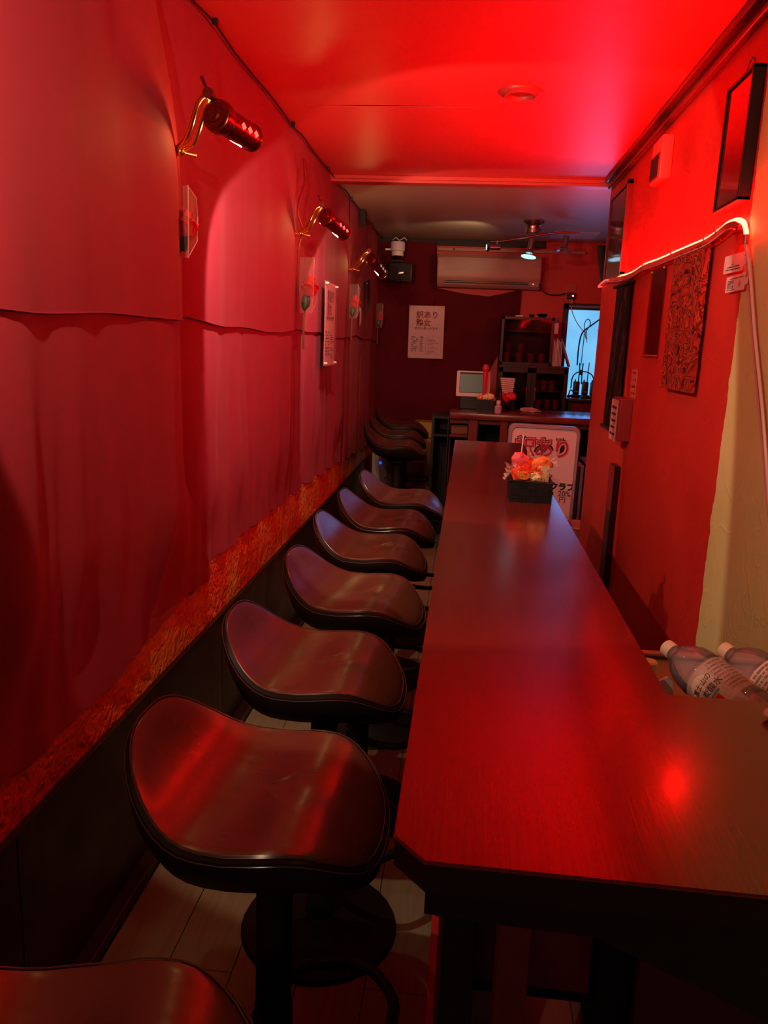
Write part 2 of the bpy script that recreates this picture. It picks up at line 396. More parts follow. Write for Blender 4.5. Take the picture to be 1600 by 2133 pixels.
# back window
wn = struct('window_1', boxed((.86, BACK-.012, 1.115), (1.30, BACK-.002, 1.885)), M_pane)
ROOT['window_1'] = Matrix()
bm = B(); box(bm, (.815, BACK-.05, 1.08), (.860, BACK, 1.935), bev=.004); box(bm, (1.30, BACK-.05, 1.08), (1.345, BACK, 1.935), bev=.004)
box(bm, (.815, BACK-.05, 1.88), (1.345, BACK, 1.935), bev=.004); box(bm, (.815, BACK-.06, 1.07), (1.345, BACK, 1.118), bev=.004)
obj('window_frame', bm, M_blackp, wn); obj('head_rail', boxed((.86, BACK-.056, 1.902), (1.30, BACK-.05, 1.914)), mat('steel_blue_rail', (.2, .25, .35), .3), wn)
# assumed street door behind the camera, unseen
dr = struct('assumed_door_1', boxed((-.6, FRONT, 0), (.25, FRONT+.04, 2.0), bev=.004), M_wain); ROOT['assumed_door_1'] = Matrix()
obj('door_handle', cyl(B(), (.16, FRONT+.04, 1.0), (.16, FRONT+.09, 1.0), .015), M_chrome, dr)

# ------------------------------------------------------------------ left wall curtains
def fold(y, z, seed):
    a = noise.noise(Vector((y*2.1+.25*z, z*.22, seed)))*.035
    b_ = noise.noise(Vector((y*6.5+.5*noise.noise(Vector((z*1.1, y, 3))), z*.35, seed+5)))*.013*(1+.9*sm(1.7, .9, z))
    return a+b_
def bulge(y, c_, w_): return math.exp(-((y-c_)/w_)**2)
def seamz(y, s): return 1.562+.010*math.sin(y*3.1+s)+.006*math.sin(y*8+s*2)
def edgeA(z): return 2.235-.11*sm(1.95, 2.4, z)+.33*sm(1.25, .69, z)**1.3
def cxA(y, z):
    v = -.838+fold(y, z, 1)*.8
    v += .050*bulge(y, 2.06, .15)*sm(2.33, 1.9, z)+.015*bulge(y, 1.6, .2)
    v += .045*bulge(y, 1.35, .12)*sm(2.2, 1.2, z)+.03*bulge(y, 2.28, .05)*sm(1.1, .8, z)
    k = sm(1.05, .70, z); v = v*(1-k)+k*(LW+.016+.008*math.sin(y*14))
    k = sm(2.25, 2.43, z); v = v*(1-k)+k*(LW+.016)
    return max(v, LW+.014)
def cxB(y, z):
    v = -.845+fold(y, z, 11)*.7+.020*bulge(y, 3.62, .16)+.03*bulge(y, 5.22, .16)+.015*bulge(y, 3.0, .25)*sm(1.7, 1.0, z)
    if y < 2.6: v -= .03*sm(2.6, 2.2, y)
    k = sm(1.05, .76, z); v = v*(1-k)+k*(LW+.011+.005*math.sin(y*19))
    k = sm(2.25, 2.43, z); v = v*(1-k)+k*(LW+.013)
    return max(v, LW+.008)
def cxC(y, z): return max(-.848+fold(y, z, 21)*.6, LW+.004)
BOT_A = [(-1.4, .66), (1.28, .650), (1.62, .626), (1.93, .655), (2.35, .700), (2.6, .687), (9, .69)]
BOT_B = [(2, .73), (3.1, .745), (4.2, .74), (5.4, .70), (6.6, .64), (9, .60)]
def lerp(T, x_):
    for (a, b_), (c_, d) in zip(T, T[1:]):
        if x_ <= c_: return b_+(d-b_)*max(0, (x_-a)/(c_-a))
    return T[-1][1]
def curtain(label, cx, ya, edge, bot, s, nu, top=CEIL-.006, matl=M_cloth, drop=None):
    t = thing('wall_curtain', label, 'curtain', (LW+.02, ya, .7), 0, None)
    def up(u, v):
        z0 = seamz(ya+u*(edge(1.5)-ya), s)-.004; z = z0+v*(top-z0); y_ = ya+u*(edge(z)-ya)
        return Vector((cx(y_, z)+.004, y_, z))
    def lo(u, v):
        ye = edge(1.5); y_ = ya+u*(ye-ya); z1 = seamz(y_, s)+.006; z0 = lerp(bot, y_)+.008*math.sin(y_*17); z = z0+v*(z1-z0); y_ = ya+u*(edge(z)-ya)
        z0 = lerp(bot, y_)+.008*math.sin(y_*17); z = z0+v*(z1-z0)
        return Vector((cx(y_, z)-.004+.004*math.sin(y_*40+3*noise.noise(Vector((y_*4, z, 2))))*sm(1.5, 1.2, z), y_, z))
    obj('upper_cloth', grid(B(), nu, 70, up, .0025), matl, t, True)
    obj('lower_cloth', grid(B(), nu, 70, lo, .0025), matl, t, True)
    pts = [Vector((cx(ya+q*(edge(1.565)-ya), 1.56)+.005, ya+q*(edge(1.565)-ya), seamz(ya+q*(edge(1.5)-ya), s)-.006)) for q in [i/80 for i in range(81)]]
    obj('seam', tube(B(), pts, .0022, 5, sub=1), matl, t, True)
    return t
curtain('crimson cloth hanging nearest on the left wall, its far edge bulging over the next one', cxA, -1.4, edgeA, BOT_A, 0, 220)
curtain('long crimson cloth on the left wall behind the lamps and the tall price list', cxB, 2.05, lambda z: 5.62+.05*sm(1.3, .8, z), BOT_B, 1.3, 240, matl=M_clothb)
curtain('dark far crimson cloth at the left wall corner beside the loudspeaker', cxC, 5.45, lambda z: 7.36, BOT_B, 2.1, 90)

# back wall curtain: hangs from the ceiling corner, swept up to the right under the air conditioner
t = thing('back_curtain', 'dark crimson cloth swept up across the back wall under the air conditioner', 'curtain', (-.4, BACK-.04, .7))
topL = [(-.86, 2.415), (-.337, 2.415), (-.327, 2.03), (-.1, 1.99), (.15, 1.97), (.43, 2.035)]
def ctop(x_): return lerp(topL, x_)
def right_edge(z): return .43-.30*sm(2.05, 1.0, z)**.9
def bc(u, v):
    x0 = -.86; z = .62+v*1.0*(2.38-.62)
    xr = .43 if z > 2.0 else .43-.14*(2.04-z)/.4 if z > 1.6 else .29-.35*(1.6-z)
    x_ = x0+u*(xr-x0); zt = ctop(x_); zb = .62+.30*sm(-.3, .3, x_)
    z = zb+v*(zt-zb)
    s_ = (z-1.0)-(x_+.8)*.75
    d = .016*math.sin(s_*11+noise.noise(Vector((x_*2, z*2, 5)))*3)*sm(-.8, -.1, x_)+.010*noise.noise(Vector((x_*4-z*2.2, z*1.5+x_, 9)))*2
    return Vector((x_, BACK-.045-d, z))
obj('cloth', grid(B(), 110, 90, bc, .003, (0, -1, 0)), M_cloth2, t, True)
# ------------------------------------------------------------------ stools
def outline(a):
    c_, s_ = math.cos(a), math.sin(a)
    ex = 2/2.7
    u = abs(c_)**ex*(1 if c_ > 0 else -1); v = abs(s_)**ex*(1 if s_ > 0 else -1)
    return u, v
HX, HY = .211, .203
def topz(u, v):
    back = max(0, -u-.30)/.70; fr = max(0, u-.45)/.55
    return .125*back**1.9-.066*fr**2.0+.010*math.exp(-((u-.38)/.28)**2)*(1-.6*abs(v)**2)-.006*math.exp(-((u+.1)/.3)**2)+.008*abs(v)**3-.004*math.exp(-(v/.2)**2)*(u > .1)
def seatp(a, r):
    u, v = outline(a); u *= r; v *= r
    wy = HY*(1-.10*max(0, -u)**2-.04*max(0, u)**2)
    return u, v, wy
def make_stool(label, loc, rz):
    t = thing('bar_stool', label, 'stool', loc, rz, 'bar stools along the counter')
    L = Matrix.Translation(loc) @ Matrix.Rotation(rz, 4, 'Z'); H = .745; N = 56
    bm = B(); rings = []
    for r in [.0, .12, .25, .38, .5, .62, .73, .82, .9, .95, .985, 1.0]:
        if r == 0: rings.append([bm.verts.new((0, 0, H+topz(0, 0)))]); continue
        R_ = []
        for k in range(N):
            a = 2*PI*k/N; u, v, wy = seatp(a, r); R_.append(bm.verts.new((u*HX, v*wy, H+topz(u, v)-(.006 if r == 1 else .0015 if r > .98 else 0))))
        rings.append(R_)
    for k in range(N): bm.faces.new((rings[0][0], rings[1][k], rings[1][(k+1) % N]))
    for A, C in zip(rings[1:], rings[2:]):
        for k in range(N): bm.faces.new((A[k], A[(k+1) % N], C[(k+1) % N], C[k]))
    bm.transform(L); obj('seat', bm, M_seat, t, True)
    bm = B(); rings = []
    for r, dz in [(1.0, -.006), (1.035, -.010), (1.05, -.024), (1.03, -.045), (.94, -.075), (.78, -.100), (.5, -.115), (.2, -.118)]:
        R_ = []
        for k in range(N):
            a = 2*PI*k/N; u, v, wy = seatp(a, 1.0); f_ = sm(-.03, -.11, dz)
            z = (topz(u, v)+dz)*(1-f_*.72)+f_*(-.118+.06*r*r)*.72
            R_.append(bm.verts.new((u*HX*r, v*wy*r, H+z)))
        rings.append(R_)
    for A, C in zip(rings, rings[1:]):
        for k in range(N): bm.faces.new((A[k], A[(k+1) % N], C[(k+1) % N], C[k]))
    bm.faces.new(rings[-1][::-1]); bm.transform(L); obj('seat_shell', bm, M_shell, t, True)
    for rr, dz in ((1.006, -.002), (1.045, -.014)):
        pts = []
        for k in range(N):
            a = 2*PI*k/N; u, v, wy = seatp(a, 1.0); pts.append((u*HX*rr, v*wy*rr, H+topz(u, v)+dz))
        bm = tube(B(), pts, .0013, 5, True, 1); bm.transform(L); obj('edging', bm, M_pip, t, True)
    bm = lathe(B(), [(0, .63), (.075, .63), (.075, .615), (.050, .605), (.033, .585), (.033, .30), (.036, .295), (.036, .045), (.055, .03), (.20, .012), (.205, .002), (0, .002)], n=32); bm.transform(L @ Matrix.Translation((.022, 0, 0)))
    obj('pedestal', bm, M_black, t, True)
    pts = [(.0, -.03, .30), (.06, -.10, .30), (.17, -.12, .30), (.235, -.06, .30), (.245, 0, .30), (.235, .06, .30), (.17, .12, .30), (.06, .10, .30), (0, .03, .30)]
    bm = tube(B(), pts, .011, 8); bm.transform(L); obj('footrest', bm, M_black, t, True)
    return t
def place_stool(src, label, loc, rz, group='bar stools along the counter'):
    c_ = copy_tree(src); c_.location = loc; c_.rotation_euler = (0, 0, rz); c_['label'] = label; c_['group'] = group; return c_
st0 = make_stool('nearest large brown saddle stool, beside the chamfered corner of the counter', (-.312, 1.225, 0), math.radians(-3))
place_stool(st0, 'dark stool cut off by the bottom edge, nearest to the viewer', (-.36, .60, 0), math.radians(12))
place_stool(st0, 'second whole brown stool from the front, partly hidden by the nearest one', (-.325, 1.79, 0), math.radians(-2))
place_stool(st0, 'third whole brown stool from the front, halfway along the near curtain edge', (-.31, 2.355, 0), math.radians(-6))
place_stool(st0, 'fourth whole brown stool from the front, its high left lip tinted blue', (-.33, 2.93, 0), math.radians(-2))
place_stool(st0, 'fifth whole brown stool from the front, mostly hidden behind the fourth', (-.32, 3.44, 0), math.radians(-3))
place_stool(st0, 'sixth brown stool, just in front of the white box, tips shining blue', (-.30, 4.0, 0), math.radians(-4))
g = 'raised stools by the back corner'
place_stool(st0, 'lowest and nearest of the three dark raised stools in the back corner', (-.485, 5.55, .085), 0, g)
place_stool(st0, 'middle one of the three dark raised stools in the back corner', (-.505, 6.02, .105), 0, g)
place_stool(st0, 'farthest and topmost of the three dark raised stools in the back corner', (-.51, 6.45, .135), 0, g)
for i, (xx, yy, zz) in enumerate(((-.485, 5.55, .085), (-.505, 6.02, .105), (-.51, 6.45, .135))):
    tag(obj('stool_riser', cyl(B(), (xx, yy, 0), (xx, yy, zz+.002), .21, n=32), M_black), 'black round riser under the %s raised stool of the back corner' % ('nearest', 'middle', 'farthest')[i], 'riser', 'round risers under the corner stools')

# ------------------------------------------------------------------ counter
CZ = 1.027
t = thing('bar_counter', 'long dark red lacquered wooden counter running to the back of the room', 'counter', (.15, 2.4, 0))
o2 = [(-.046, .704), (-.013, .668), (1.02, .668), (1.02, 1.105), (.315, 1.105), (.315, 4.19), (.30, 4.215), (-.046, 4.215)]
o2 = [(-.046, .704), (-.013, .668), (.735, .668), (.735, 1.105), (.3165, 1.105), (.3165, 4.215), (-.046, 4.215)]
obj('shaded_edge', prism(B(), [(a+(.0015 if a < .1 else -.0015), b_+(.0015 if b_ < .9 else -.0015)) for a, b_ in o2], .0305, Matrix.Translation((0, 0, CZ-.034))), mat('edge_shade_black', (.012, .004, .004), .5, spec=.3), t)  # slab edge near black: the shade on it is put into the colour
bm = prism(B(), o2, .0035, Matrix.Translation((0, 0, CZ-.0035)))
bmesh.ops.bevel(bm, geom=[e for e in bm.edges if all(v.co.z > CZ-.001 for v in e.verts)], offset=.0015, segments=2, affect='EDGES')
obj('counter_top', bm, M_counter, t, True)
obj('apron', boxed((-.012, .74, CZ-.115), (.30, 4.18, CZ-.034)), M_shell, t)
obj('front_panel', boxed((.012, 1.10, .0), (.030, 4.15, CZ-.115)), mat('dark_red_panel', (.045, .008, .007), .4), t)
for xx in (.015, .25):
    for yy in (1.08, 4.12): obj('leg', boxed((xx, yy-.03, 0), (xx+.05, yy+.03, CZ-.115), bev=.003), M_shell, t)
obj('foot_rail', boxed((-.008, .9, .0), (.012, 4.15, .022), bev=.003), mat('red_kick_strip', (.50, .03, .03), .3), t)
obj('lower_shelf', boxed((.03, 1.2, .40), (.30, 4.1, .42)), M_shell, t)
pts = [(0, 0), (.72, 0), (.72, -.23), (.60, -.215), (.42, -.17), (.28, -.105), (.16, -.055), (.0, -.05)]
obj('end_apron', prism(B(), pts, .02, frame((.0, .72, CZ-.034), (1, 0, 0), (0, 0, 1))), M_shell, t)
obj('end_panel', boxed((.28, .95, 0), (.735, .965, CZ-.034)), mat('dark_red_end_panel', (.05, .006, .006), .5), t)
obj('end_shelf', boxed((.11, .80, .42), (.735, .95, .50), bev=.003), M_shell, t)
obj('end_post', boxed((.085, .90, 0), (.125, .95, CZ-.08)), mat('dim_red_post', (.10, .008, .008), .45), t)

# ------------------------------------------------------------------ far bar
FZ = 1.037
t = thing('far_bar', 'dark red wooden bar crossing the back of the room under the cabinet', 'counter', (.5, 6.2, 0))
bm = boxed((-.115, 5.90, FZ-.045), (1.6, 6.60, FZ), bev=.004); obj('bar_top', bm, M_counter2, t, True)
M_post = mat('dark_red_wood_post', (.16, .02, .012), .35)
for a, b_ in ((.03, .10), (.265, .32)): obj('post', boxed((a, 5.92, 0), (b_, 6.0, FZ-.045), bev=.003), M_post, t)
obj('back_panel', boxed((-.11, 6.5, 0), (1.6, 6.52, FZ-.045)), M_shell, t)
obj('rail', boxed((-.11, 5.95, .955), (1.6, 5.99, FZ-.045)), M_post, t)
t = thing('small_black_cabinet', 'low black open cabinet at the left end of the far bar', 'cabinet', (-.2, 6.1, 0))
bm = B(); box(bm, (-.245, 5.95, 0), (-.225, 6.4, .985)); box(bm, (-.125, 5.95, 0), (-.117, 6.4, .985)); box(bm, (-.245, 5.95, .985), (-.117, 6.4, 1.0)); box(bm, (-.225, 6.35, 0), (-.125, 6.4, .985)); box(bm, (-.225, 5.95, .85), (-.125, 6.4, .865))
obj('carcass', bm, M_blackp, t)
tag(obj('storage_box', boxed((-.10, 6.02, .868), (.025, 6.3, .935), bev=.003), M_brownbox), 'brown cardboard box on the shelf under the left end of the far bar', 'box')
tag(obj('storage_box_shelf', boxed((-.112, 5.97, .850), (.028, 6.45, .866)), M_post), 'dark red shelf board carrying the brown box under the far bar', 'shelf')
t = thing('cardboard_carton', 'ochre cardboard carton behind the three stools in the back corner', 'box', (-.33, 7.0, 0))
obj('carton', boxed((-.45, 7.12, .0), (-.275, 7.34, .842), bev=.002), M_kraft, t)
obj('flap', boxed((-.40, 7.114, .70), (-.28, 7.1195, .706)), M_brownbox, t)

# air purifier and printed box behind stool
t = thing('air_purifier', 'white curved air purifier with a blue light behind the far stools', 'appliance', (-.68, 6.9, 0))
obj('body', boxed((-.800, 6.90, .0), (-.560, 7.10, .585), bev=.012), mat('cream_purifier', (.62, .52, .44), .45), t, True)
prof = [(-.0+.045*math.sin(PI*i/12), .585-.585*i/12) for i in range(13)]
obj('curved_front', prism(B(), [(.235, 0.01), (.235, .575)]+[(.06+.10*(i/14)**2, .575-.565*i/14) for i in range(15)], .012, frame((-.80, 6.898, 0), (1, 0, 0), (0, 0, 1))), mat('purifier_front', (.42, .33, .30), .45), t)
obj('grille_disc', prism(B(), [(.055*math.cos(a*PI/12), .14*math.sin(a*PI/12)) for a in range(24)], .006, frame((-.610, 6.886, .40), (1, 0, 0), (0, 0, 1))), mat('brown_disc', (.22, .07, .05), .4), t)
obj('blue_light', sph(B(), (-.722, 6.884, .485), .012), M_blue, t)
obj('lettering', text_bm([('ウイ', .085, frame((-.70, 6.884, .31), (1, 0, -.25), (0, 0, 1)), 'LEFT')], .001), M_ink, t)
t = thing('printed_carton', 'violet and red printed box to the right of the white purifier', 'box', (-.41, 6.9, 0))
obj('carton', boxed((-.497, 6.90, 0), (-.330, 7.1, .580), bev=.003), M_purp, t)
obj('red_print', prism(B(), [(0, 0), (.158, 0), (.158, .36), (.11, .345), (.06, .15), (0, .10)], .001, frame((-.492, 6.8985, .15), (1, 0, 0), (0, 0, 1))), M_dred, t)
obj('paper_label', boxed((-.44, 6.8975, .505), (-.333, 6.8995, .555)), mat('dull_label', (.45, .25, .25), .5), t)
obj('lettering', text_bm([('飲料', .06, frame((-.48, 6.8965, .37), (1, 0, 0), (0, 0, 1)), 'LEFT')], .0006), M_ink, t)

# ------------------------------------------------------------------ wall lamps
def make_lamp(y_, ax, label):
    """brass wall lamp: base on the curtain at height 2.0, S shaped double arm, perforated cylinder head"""
    o = Vector((-.80, y_, 1.99))
    ax = Vector(ax).normalized()
    t = thing('wall_lamp', label, 'lamp', o, 0, 'brass wall lamps over the curtains')
    P = lambda a, b_, c_: o+Vector((a, b_, c_))
    bm = cyl(B(), P(-.055, 0, 0), P(-.03, 0, 0), .035, n=24); cyl(bm, P(-.03, 0, 0), P(0, 0, 0), .012); obj('wall_plate', bm, M_brass, t, True)
    bm = B(); sph(bm, P(.005, -.002, .0), .0125); sph(bm, P(-.004, .008, .008), .011); obj('base_joint', bm, M_brass, t, True)
    obj('lever', cyl(B(), P(.012, .002, -.002), P(.045, .012, -.008), .0035, .0055, 10), M_brass, t, True)
    J = P(.125, -.125, .106)
    for s in (-1, 1):
        w_ = Vector((.006, .012, -.002))*s
        obj('arm', tube(B(), [P(.0, 0, .004)+w_*.6, P(.035, -.02, .022)+w_, P(.06, -.045, .05)+w_, P(.085, -.075, .085)+w_, P(.105, -.10, .10)+w_*.8, J+w_*.3], .0068, 10), M_brass, t, True)
    bm = sph(B(), J, .0125); cyl(bm, J+Vector((0, .012, 0)), J+Vector((0, -.012, 0)), .0135, n=16); obj('arm_joint', bm, M_lamp, t, True)
    obj('pin', cyl(B(), J+Vector((-.014, -.018, .035)), J, .0042, .0035, 10), M_lamp, t, True)
    H0 = J+Vector((.020, .0, -.050))
    obj('stem', cyl(B(), J, H0+ax*.03+Vector((0, 0, .025)), .007, .006, 12), M_lamp, t, True)
    mx = axis(H0-ax*.02, H0+ax)
    obj('rear_cap', lathe(B(), [(0, -.004), (.012, -.004), (.012, .0), (.018, .002), (.020, .006), (.030, .007), (.033, .012), (.038, .014), (.041, .024), (.0405, .04), (.0375, .048), (.034, .052), (.033, .060)], mx, 40), M_lamp, t, True)
    bm = B(); L_ = .185; n_ = 40
    prof = [(.031, .055), (.0335, .060), (.0335, L_-.012), (.0355, L_-.010), (.0355, L_), (.032, L_), (.031, L_-.004), (.0305, .06)]
    lathe(bm, prof, mx, n_)
    # slot cut in the underside near the mouth
    obj('shade', bm, M_lamp, t, True)
    obj('glass_lens', lathe(B(), [(0, L_-.010), (.0305, L_-.010)], mx, 24), mat('lens_red_glass', (.35, .04, .03), .15, trans=.5), t)
    obj('mouth_rim', lathe(B(), [(.0345, L_-.001), (.0368, L_+.001), (.0345, L_+.003), (.0335, L_)], mx, 36), M_brass, t, True)
    # bulb glow slot along the wall side
    sd = (Vector((-.55, 0, -.85)) - ax*Vector((-.55, 0, -.85)).dot(ax)).normalized()
    inv = mx.inverted().to_3x3(); q = inv @ sd; a0 = math.atan2(q.y, q.x)
    bm = B(); VV = []
    for i in range(9):
        zz = L_-.075+.055*i/8; wa = .45*math.sin(PI*(i+.15)/8.3)
        VV.append([bm.verts.new(mx @ Vector((.0342*math.cos(a0+wa*s), .0342*math.sin(a0+wa*s), zz))) for s in (-1, 0, 1)])
    for A, C in zip(VV, VV[1:]):
        bm.faces.new((A[0], A[1], C[1], C[0])); bm.faces.new((A[1], A[2], C[2], C[1]))
    obj('light_slot', bm, M_bulb, t)
    # three diamonds of perforations on the room side
    bm = B(); sd = Vector((.9, -.5, -.05)); sd = (sd-ax*sd.dot(ax)).normalized(); q = inv @ sd; a1 = math.atan2(q.y, q.x)
    for d in range(3):
        for i in range(-3, 4):
            for j in range(-3, 4):
                if abs(i)+abs(j) > 3 or (i+j) % 1: continue
                a = a1+.085*i*1.0; zz = .092+d*.031+.0036*j
                c_ = mx @ Vector((.0339*math.cos(a), .0339*math.sin(a), zz))
                nr = (mx.to_3x3() @ Vector((math.cos(a), math.sin(a), 0))).normalized()
                bmesh.ops.create_circle(bm, cap_ends=True, segments=6, radius=.0011, matrix=Matrix.Translation(c_) @ nr.to_track_quat('Z', 'Y').to_matrix().to_4x4())
    obj('perforations', bm, M_dot, t)
    return t, H0+ax*(L_-.012), ax
def lamp_light(p, base, power):
    # the lamp's own light leaves its mouth: a wide beam whose edge is cut by the shade rim
    light('wall_lamp_light', 'SPOT', p, power, (1.0, .66, .42), p+(Vector((.40, .82, -.50)) if p.y > 1.5 else Vector((.26, .93, -.34)) if p.y > .3 else Vector((.85, .75, -.75))), spot_size=math.radians(112 if p.y > 1.5 else 92 if p.y > .3 else 84), spot_blend=.07, shadow_soft_size=.010)
    light('arm_fill_light', 'POINT', base+Vector((.088, -.008, .04)), .7, (1, .62, .2), shadow_soft_size=.006)  # added point light, away from the slot, to brighten the brass arms
for y_, ax, pw_, lab in ((2.18, (.26, .96, -.07), 34, 'large brass wall lamp nearest on the left wall, with a dark red perforated head'), (3.72, (.34, .90, -.28), 26, 'middle brass wall lamp above the cellophane rose and price list'),
                         (5.38, (.36, .81, -.47), 4.5, 'small farthest brass wall lamp next to the loudspeaker'), (.74, (.26, .96, -.07), 35, 'assumed brass wall lamp before the first visible one, outside the left of the view'),
                         (-.82, (.26, .96, -.07), 20, 'added brass wall lamp behind the viewer, near the assumed street door')):  # last two unseen: one assumed from its glow, one added to warm the stools
    t_, hp, ax_ = make_lamp(y_, ax, lab); lamp_light(hp+ax_*.014, Vector((-.80, y_, 1.99)), pw_)

# ------------------------------------------------------------------ wires on the left wall
pts = []
for i in range(26):
    y_ = 1.9+i*.22; pts.append((LW+.034+.004*(i % 2), y_, CEIL-.010-.004*(i % 3)-.004*random.random()))
t = thing('ceiling_cable', 'thin black cable stapled along the left edge of the ceiling', 'cable', pts[0])
obj('wire', tube(B(), pts, .0035, 6, sub=4), M_blackp, t, True)
for i in (3, 8, 12, 16, 21): obj('staple', boxed(Vector(pts[i])+Vector((-.004, -.006, -.006)), Vector(pts[i])+Vector((.012, .006, .0145))), M_blackp, t)
pts = [at(632, 330, 0, -.835), at(634, 380, 0, -.81), at(622, 420, 0, -.80), at(622, 450, 0, -.80), at(630, 478, 0, -.795), at(622, 520, 0, -.80), at(620, 560, 0, -.80)]
tag(obj('lamp_cord', tube(B(), pts, .004, 6), M_dred), 'dark red cord hanging from the ceiling to the middle wall lamp', 'cord')
pts = [at(741, 465, 0, -.84), at(742, 500, 0, -.825), at(738, 540, 0, -.815), at(735, 566, 0, -.80)]
tag(obj('lamp_cord', tube(B(), pts, .005, 6), M_dred), 'dark red cord hanging down to the farthest wall lamp', 'cord')
p = at(752, 452, 0, -.83)
tag(obj('cable_bracket', prism(B(), [(-.05, .05), (.06, .03), (.05, -.03), (0, -.07)], .035, frame(p, (0, 1, 0), (0, 0, 1))), M_blackp), 'small black wedge shaped bracket under the ceiling edge above the far lamp', 'bracket')

# ------------------------------------------------------------------ roses in cellophane
def make_rose(label, top, s=1.0, right=(0, 1, 0), up=(0, 0, 1)):
    """hangs on the wall with its cone of cellophane; top = hanging point"""
    t = thing('wrapped_rose', label, 'flower', top, 0, 'cellophane wrapped roses pinned to the cloth')
    F = frame(top, right, up); P = lambda a, b_, c_=.02: F @ Vector((a*s, b_*s, c_*s))
    bm = B()
    for ri, (r0, r1, h_, n_) in enumerate(((.004, .010, .070, 3), (.010, .020, .066, 4), (.016, .030, .058, 5), (.018, .040, .046, 6))):
        for k in range(n_):
            a0 = 2*PI*k/n_+ri*.7; wa = PI/n_*1.35
            grid(bm, 6, 6, lambda u, v: P(.042+(r0+(r1-r0)*v**.8+.004*v*v*ri)*math.cos(a0+(u-.5)*2*wa*(.35+.65*math.sin(PI*min(1, .25+v*.6)))),
                 -.125+h_*v*(1-.28*abs(2*u-1)**2.2)-(.010*max(0, v-.8)/.2 if ri > 1 else 0),
                 .034+.8*(r0+(r1-r0)*v**.8)*math.sin(a0+(u-.5)*2*wa)), .0006, (0, 0, 1))
    obj('bloom', bm, M_rose, t, True)
    for d, r_ in (((.012, -.150), .013), ((.055, -.142), .012)):
        bm = sph(B(), (0, 0, 0), r_*s, (1, .25, 2.1), 12, 8); bm.transform(Matrix.Translation(P(d[0], d[1], .022))); obj('leaf', bm, M_leaf, t, True)
    obj('stem', tube(B(), [P(.040, -.12), P(.03, -.16), P(.012, -.21), P(.008, -.26), P(.014, -.31)], .0045*s, 6), M_stem, t, True)
    bm = B(); o_ = [(0, 0), (.022, .004), (.065, -.02), (.105, -.065), (.070, -.135), (.022, -.185), (.0, -.12)]
    f0 = [bm.verts.new(P(a, b_, .055-.01*(i % 2))) for i, (a, b_) in enumerate(o_)]; f1 = [bm.verts.new(P(a, b_, .004)) for a, b_ in o_]
    bm.faces.new(f0); bm.faces.new(f1[::-1])
    for i in range(len(o_)): bm.faces.new((f0[i], f0[(i+1) % 7], f1[(i+1) % 7], f1[i]))
    obj('cellophane', bm, M_film, t)
    obj('cellophane_edge', tube(B(), [P(a, b_, .055-.01*(i % 2)) for i, (a, b_) in enumerate(o_)], .0012, 5, True, 1), mat('pale_pink_fold', (.8, .45, .48), .3) if 'pale_pink_fold' not in bpy.data.materials else bpy.data.materials['pale_pink_fold'], t, True)
    return t
make_rose('red rose half hidden behind the near cloth edge under the nearest lamp', at(374, 398, 0, -.835)+Vector((0, -.085, 0)))
make_rose('large wrapped red rose with a long stem under the middle lamp', at(622, 536, 0, -.815), 1.35)
make_rose('bright wrapped rose with green leaves under the farthest lamp', at(727, 592, 0, -.80), 1.15)
make_rose('dim wrapped rose on the dark cloth near the back corner', at(783, 632, 0, -.83), 1.1)
p = at(762, 610, 0, -.835)
t = thing('black_fan', 'small black ribbed fan on the cloth between the two far roses', 'fan', p)
bm = B(); F = frame(p+Vector((.012, 0, 0)), (0, 1, -.2), (0, .2, 1))
for k in range(7):
    a = math.radians(-12+k*-14+30); q = Vector((math.cos(a), math.sin(a), 0)); m_ = F @ Matrix.Translation((-.12, .04, .002*k)) @ Matrix.Rotation(a, 4, 'Z')
    box(bm, (.02, -.02, 0), (.24, .02, .002), mtx=m_)
obj('fan_blades', bm, mat('black_fan_cloth', (.02, .03, .025), .35), t)
obj('rivet', sph(B(), F @ Vector((-.12, .04, .012)), .008), M_chrome, t)

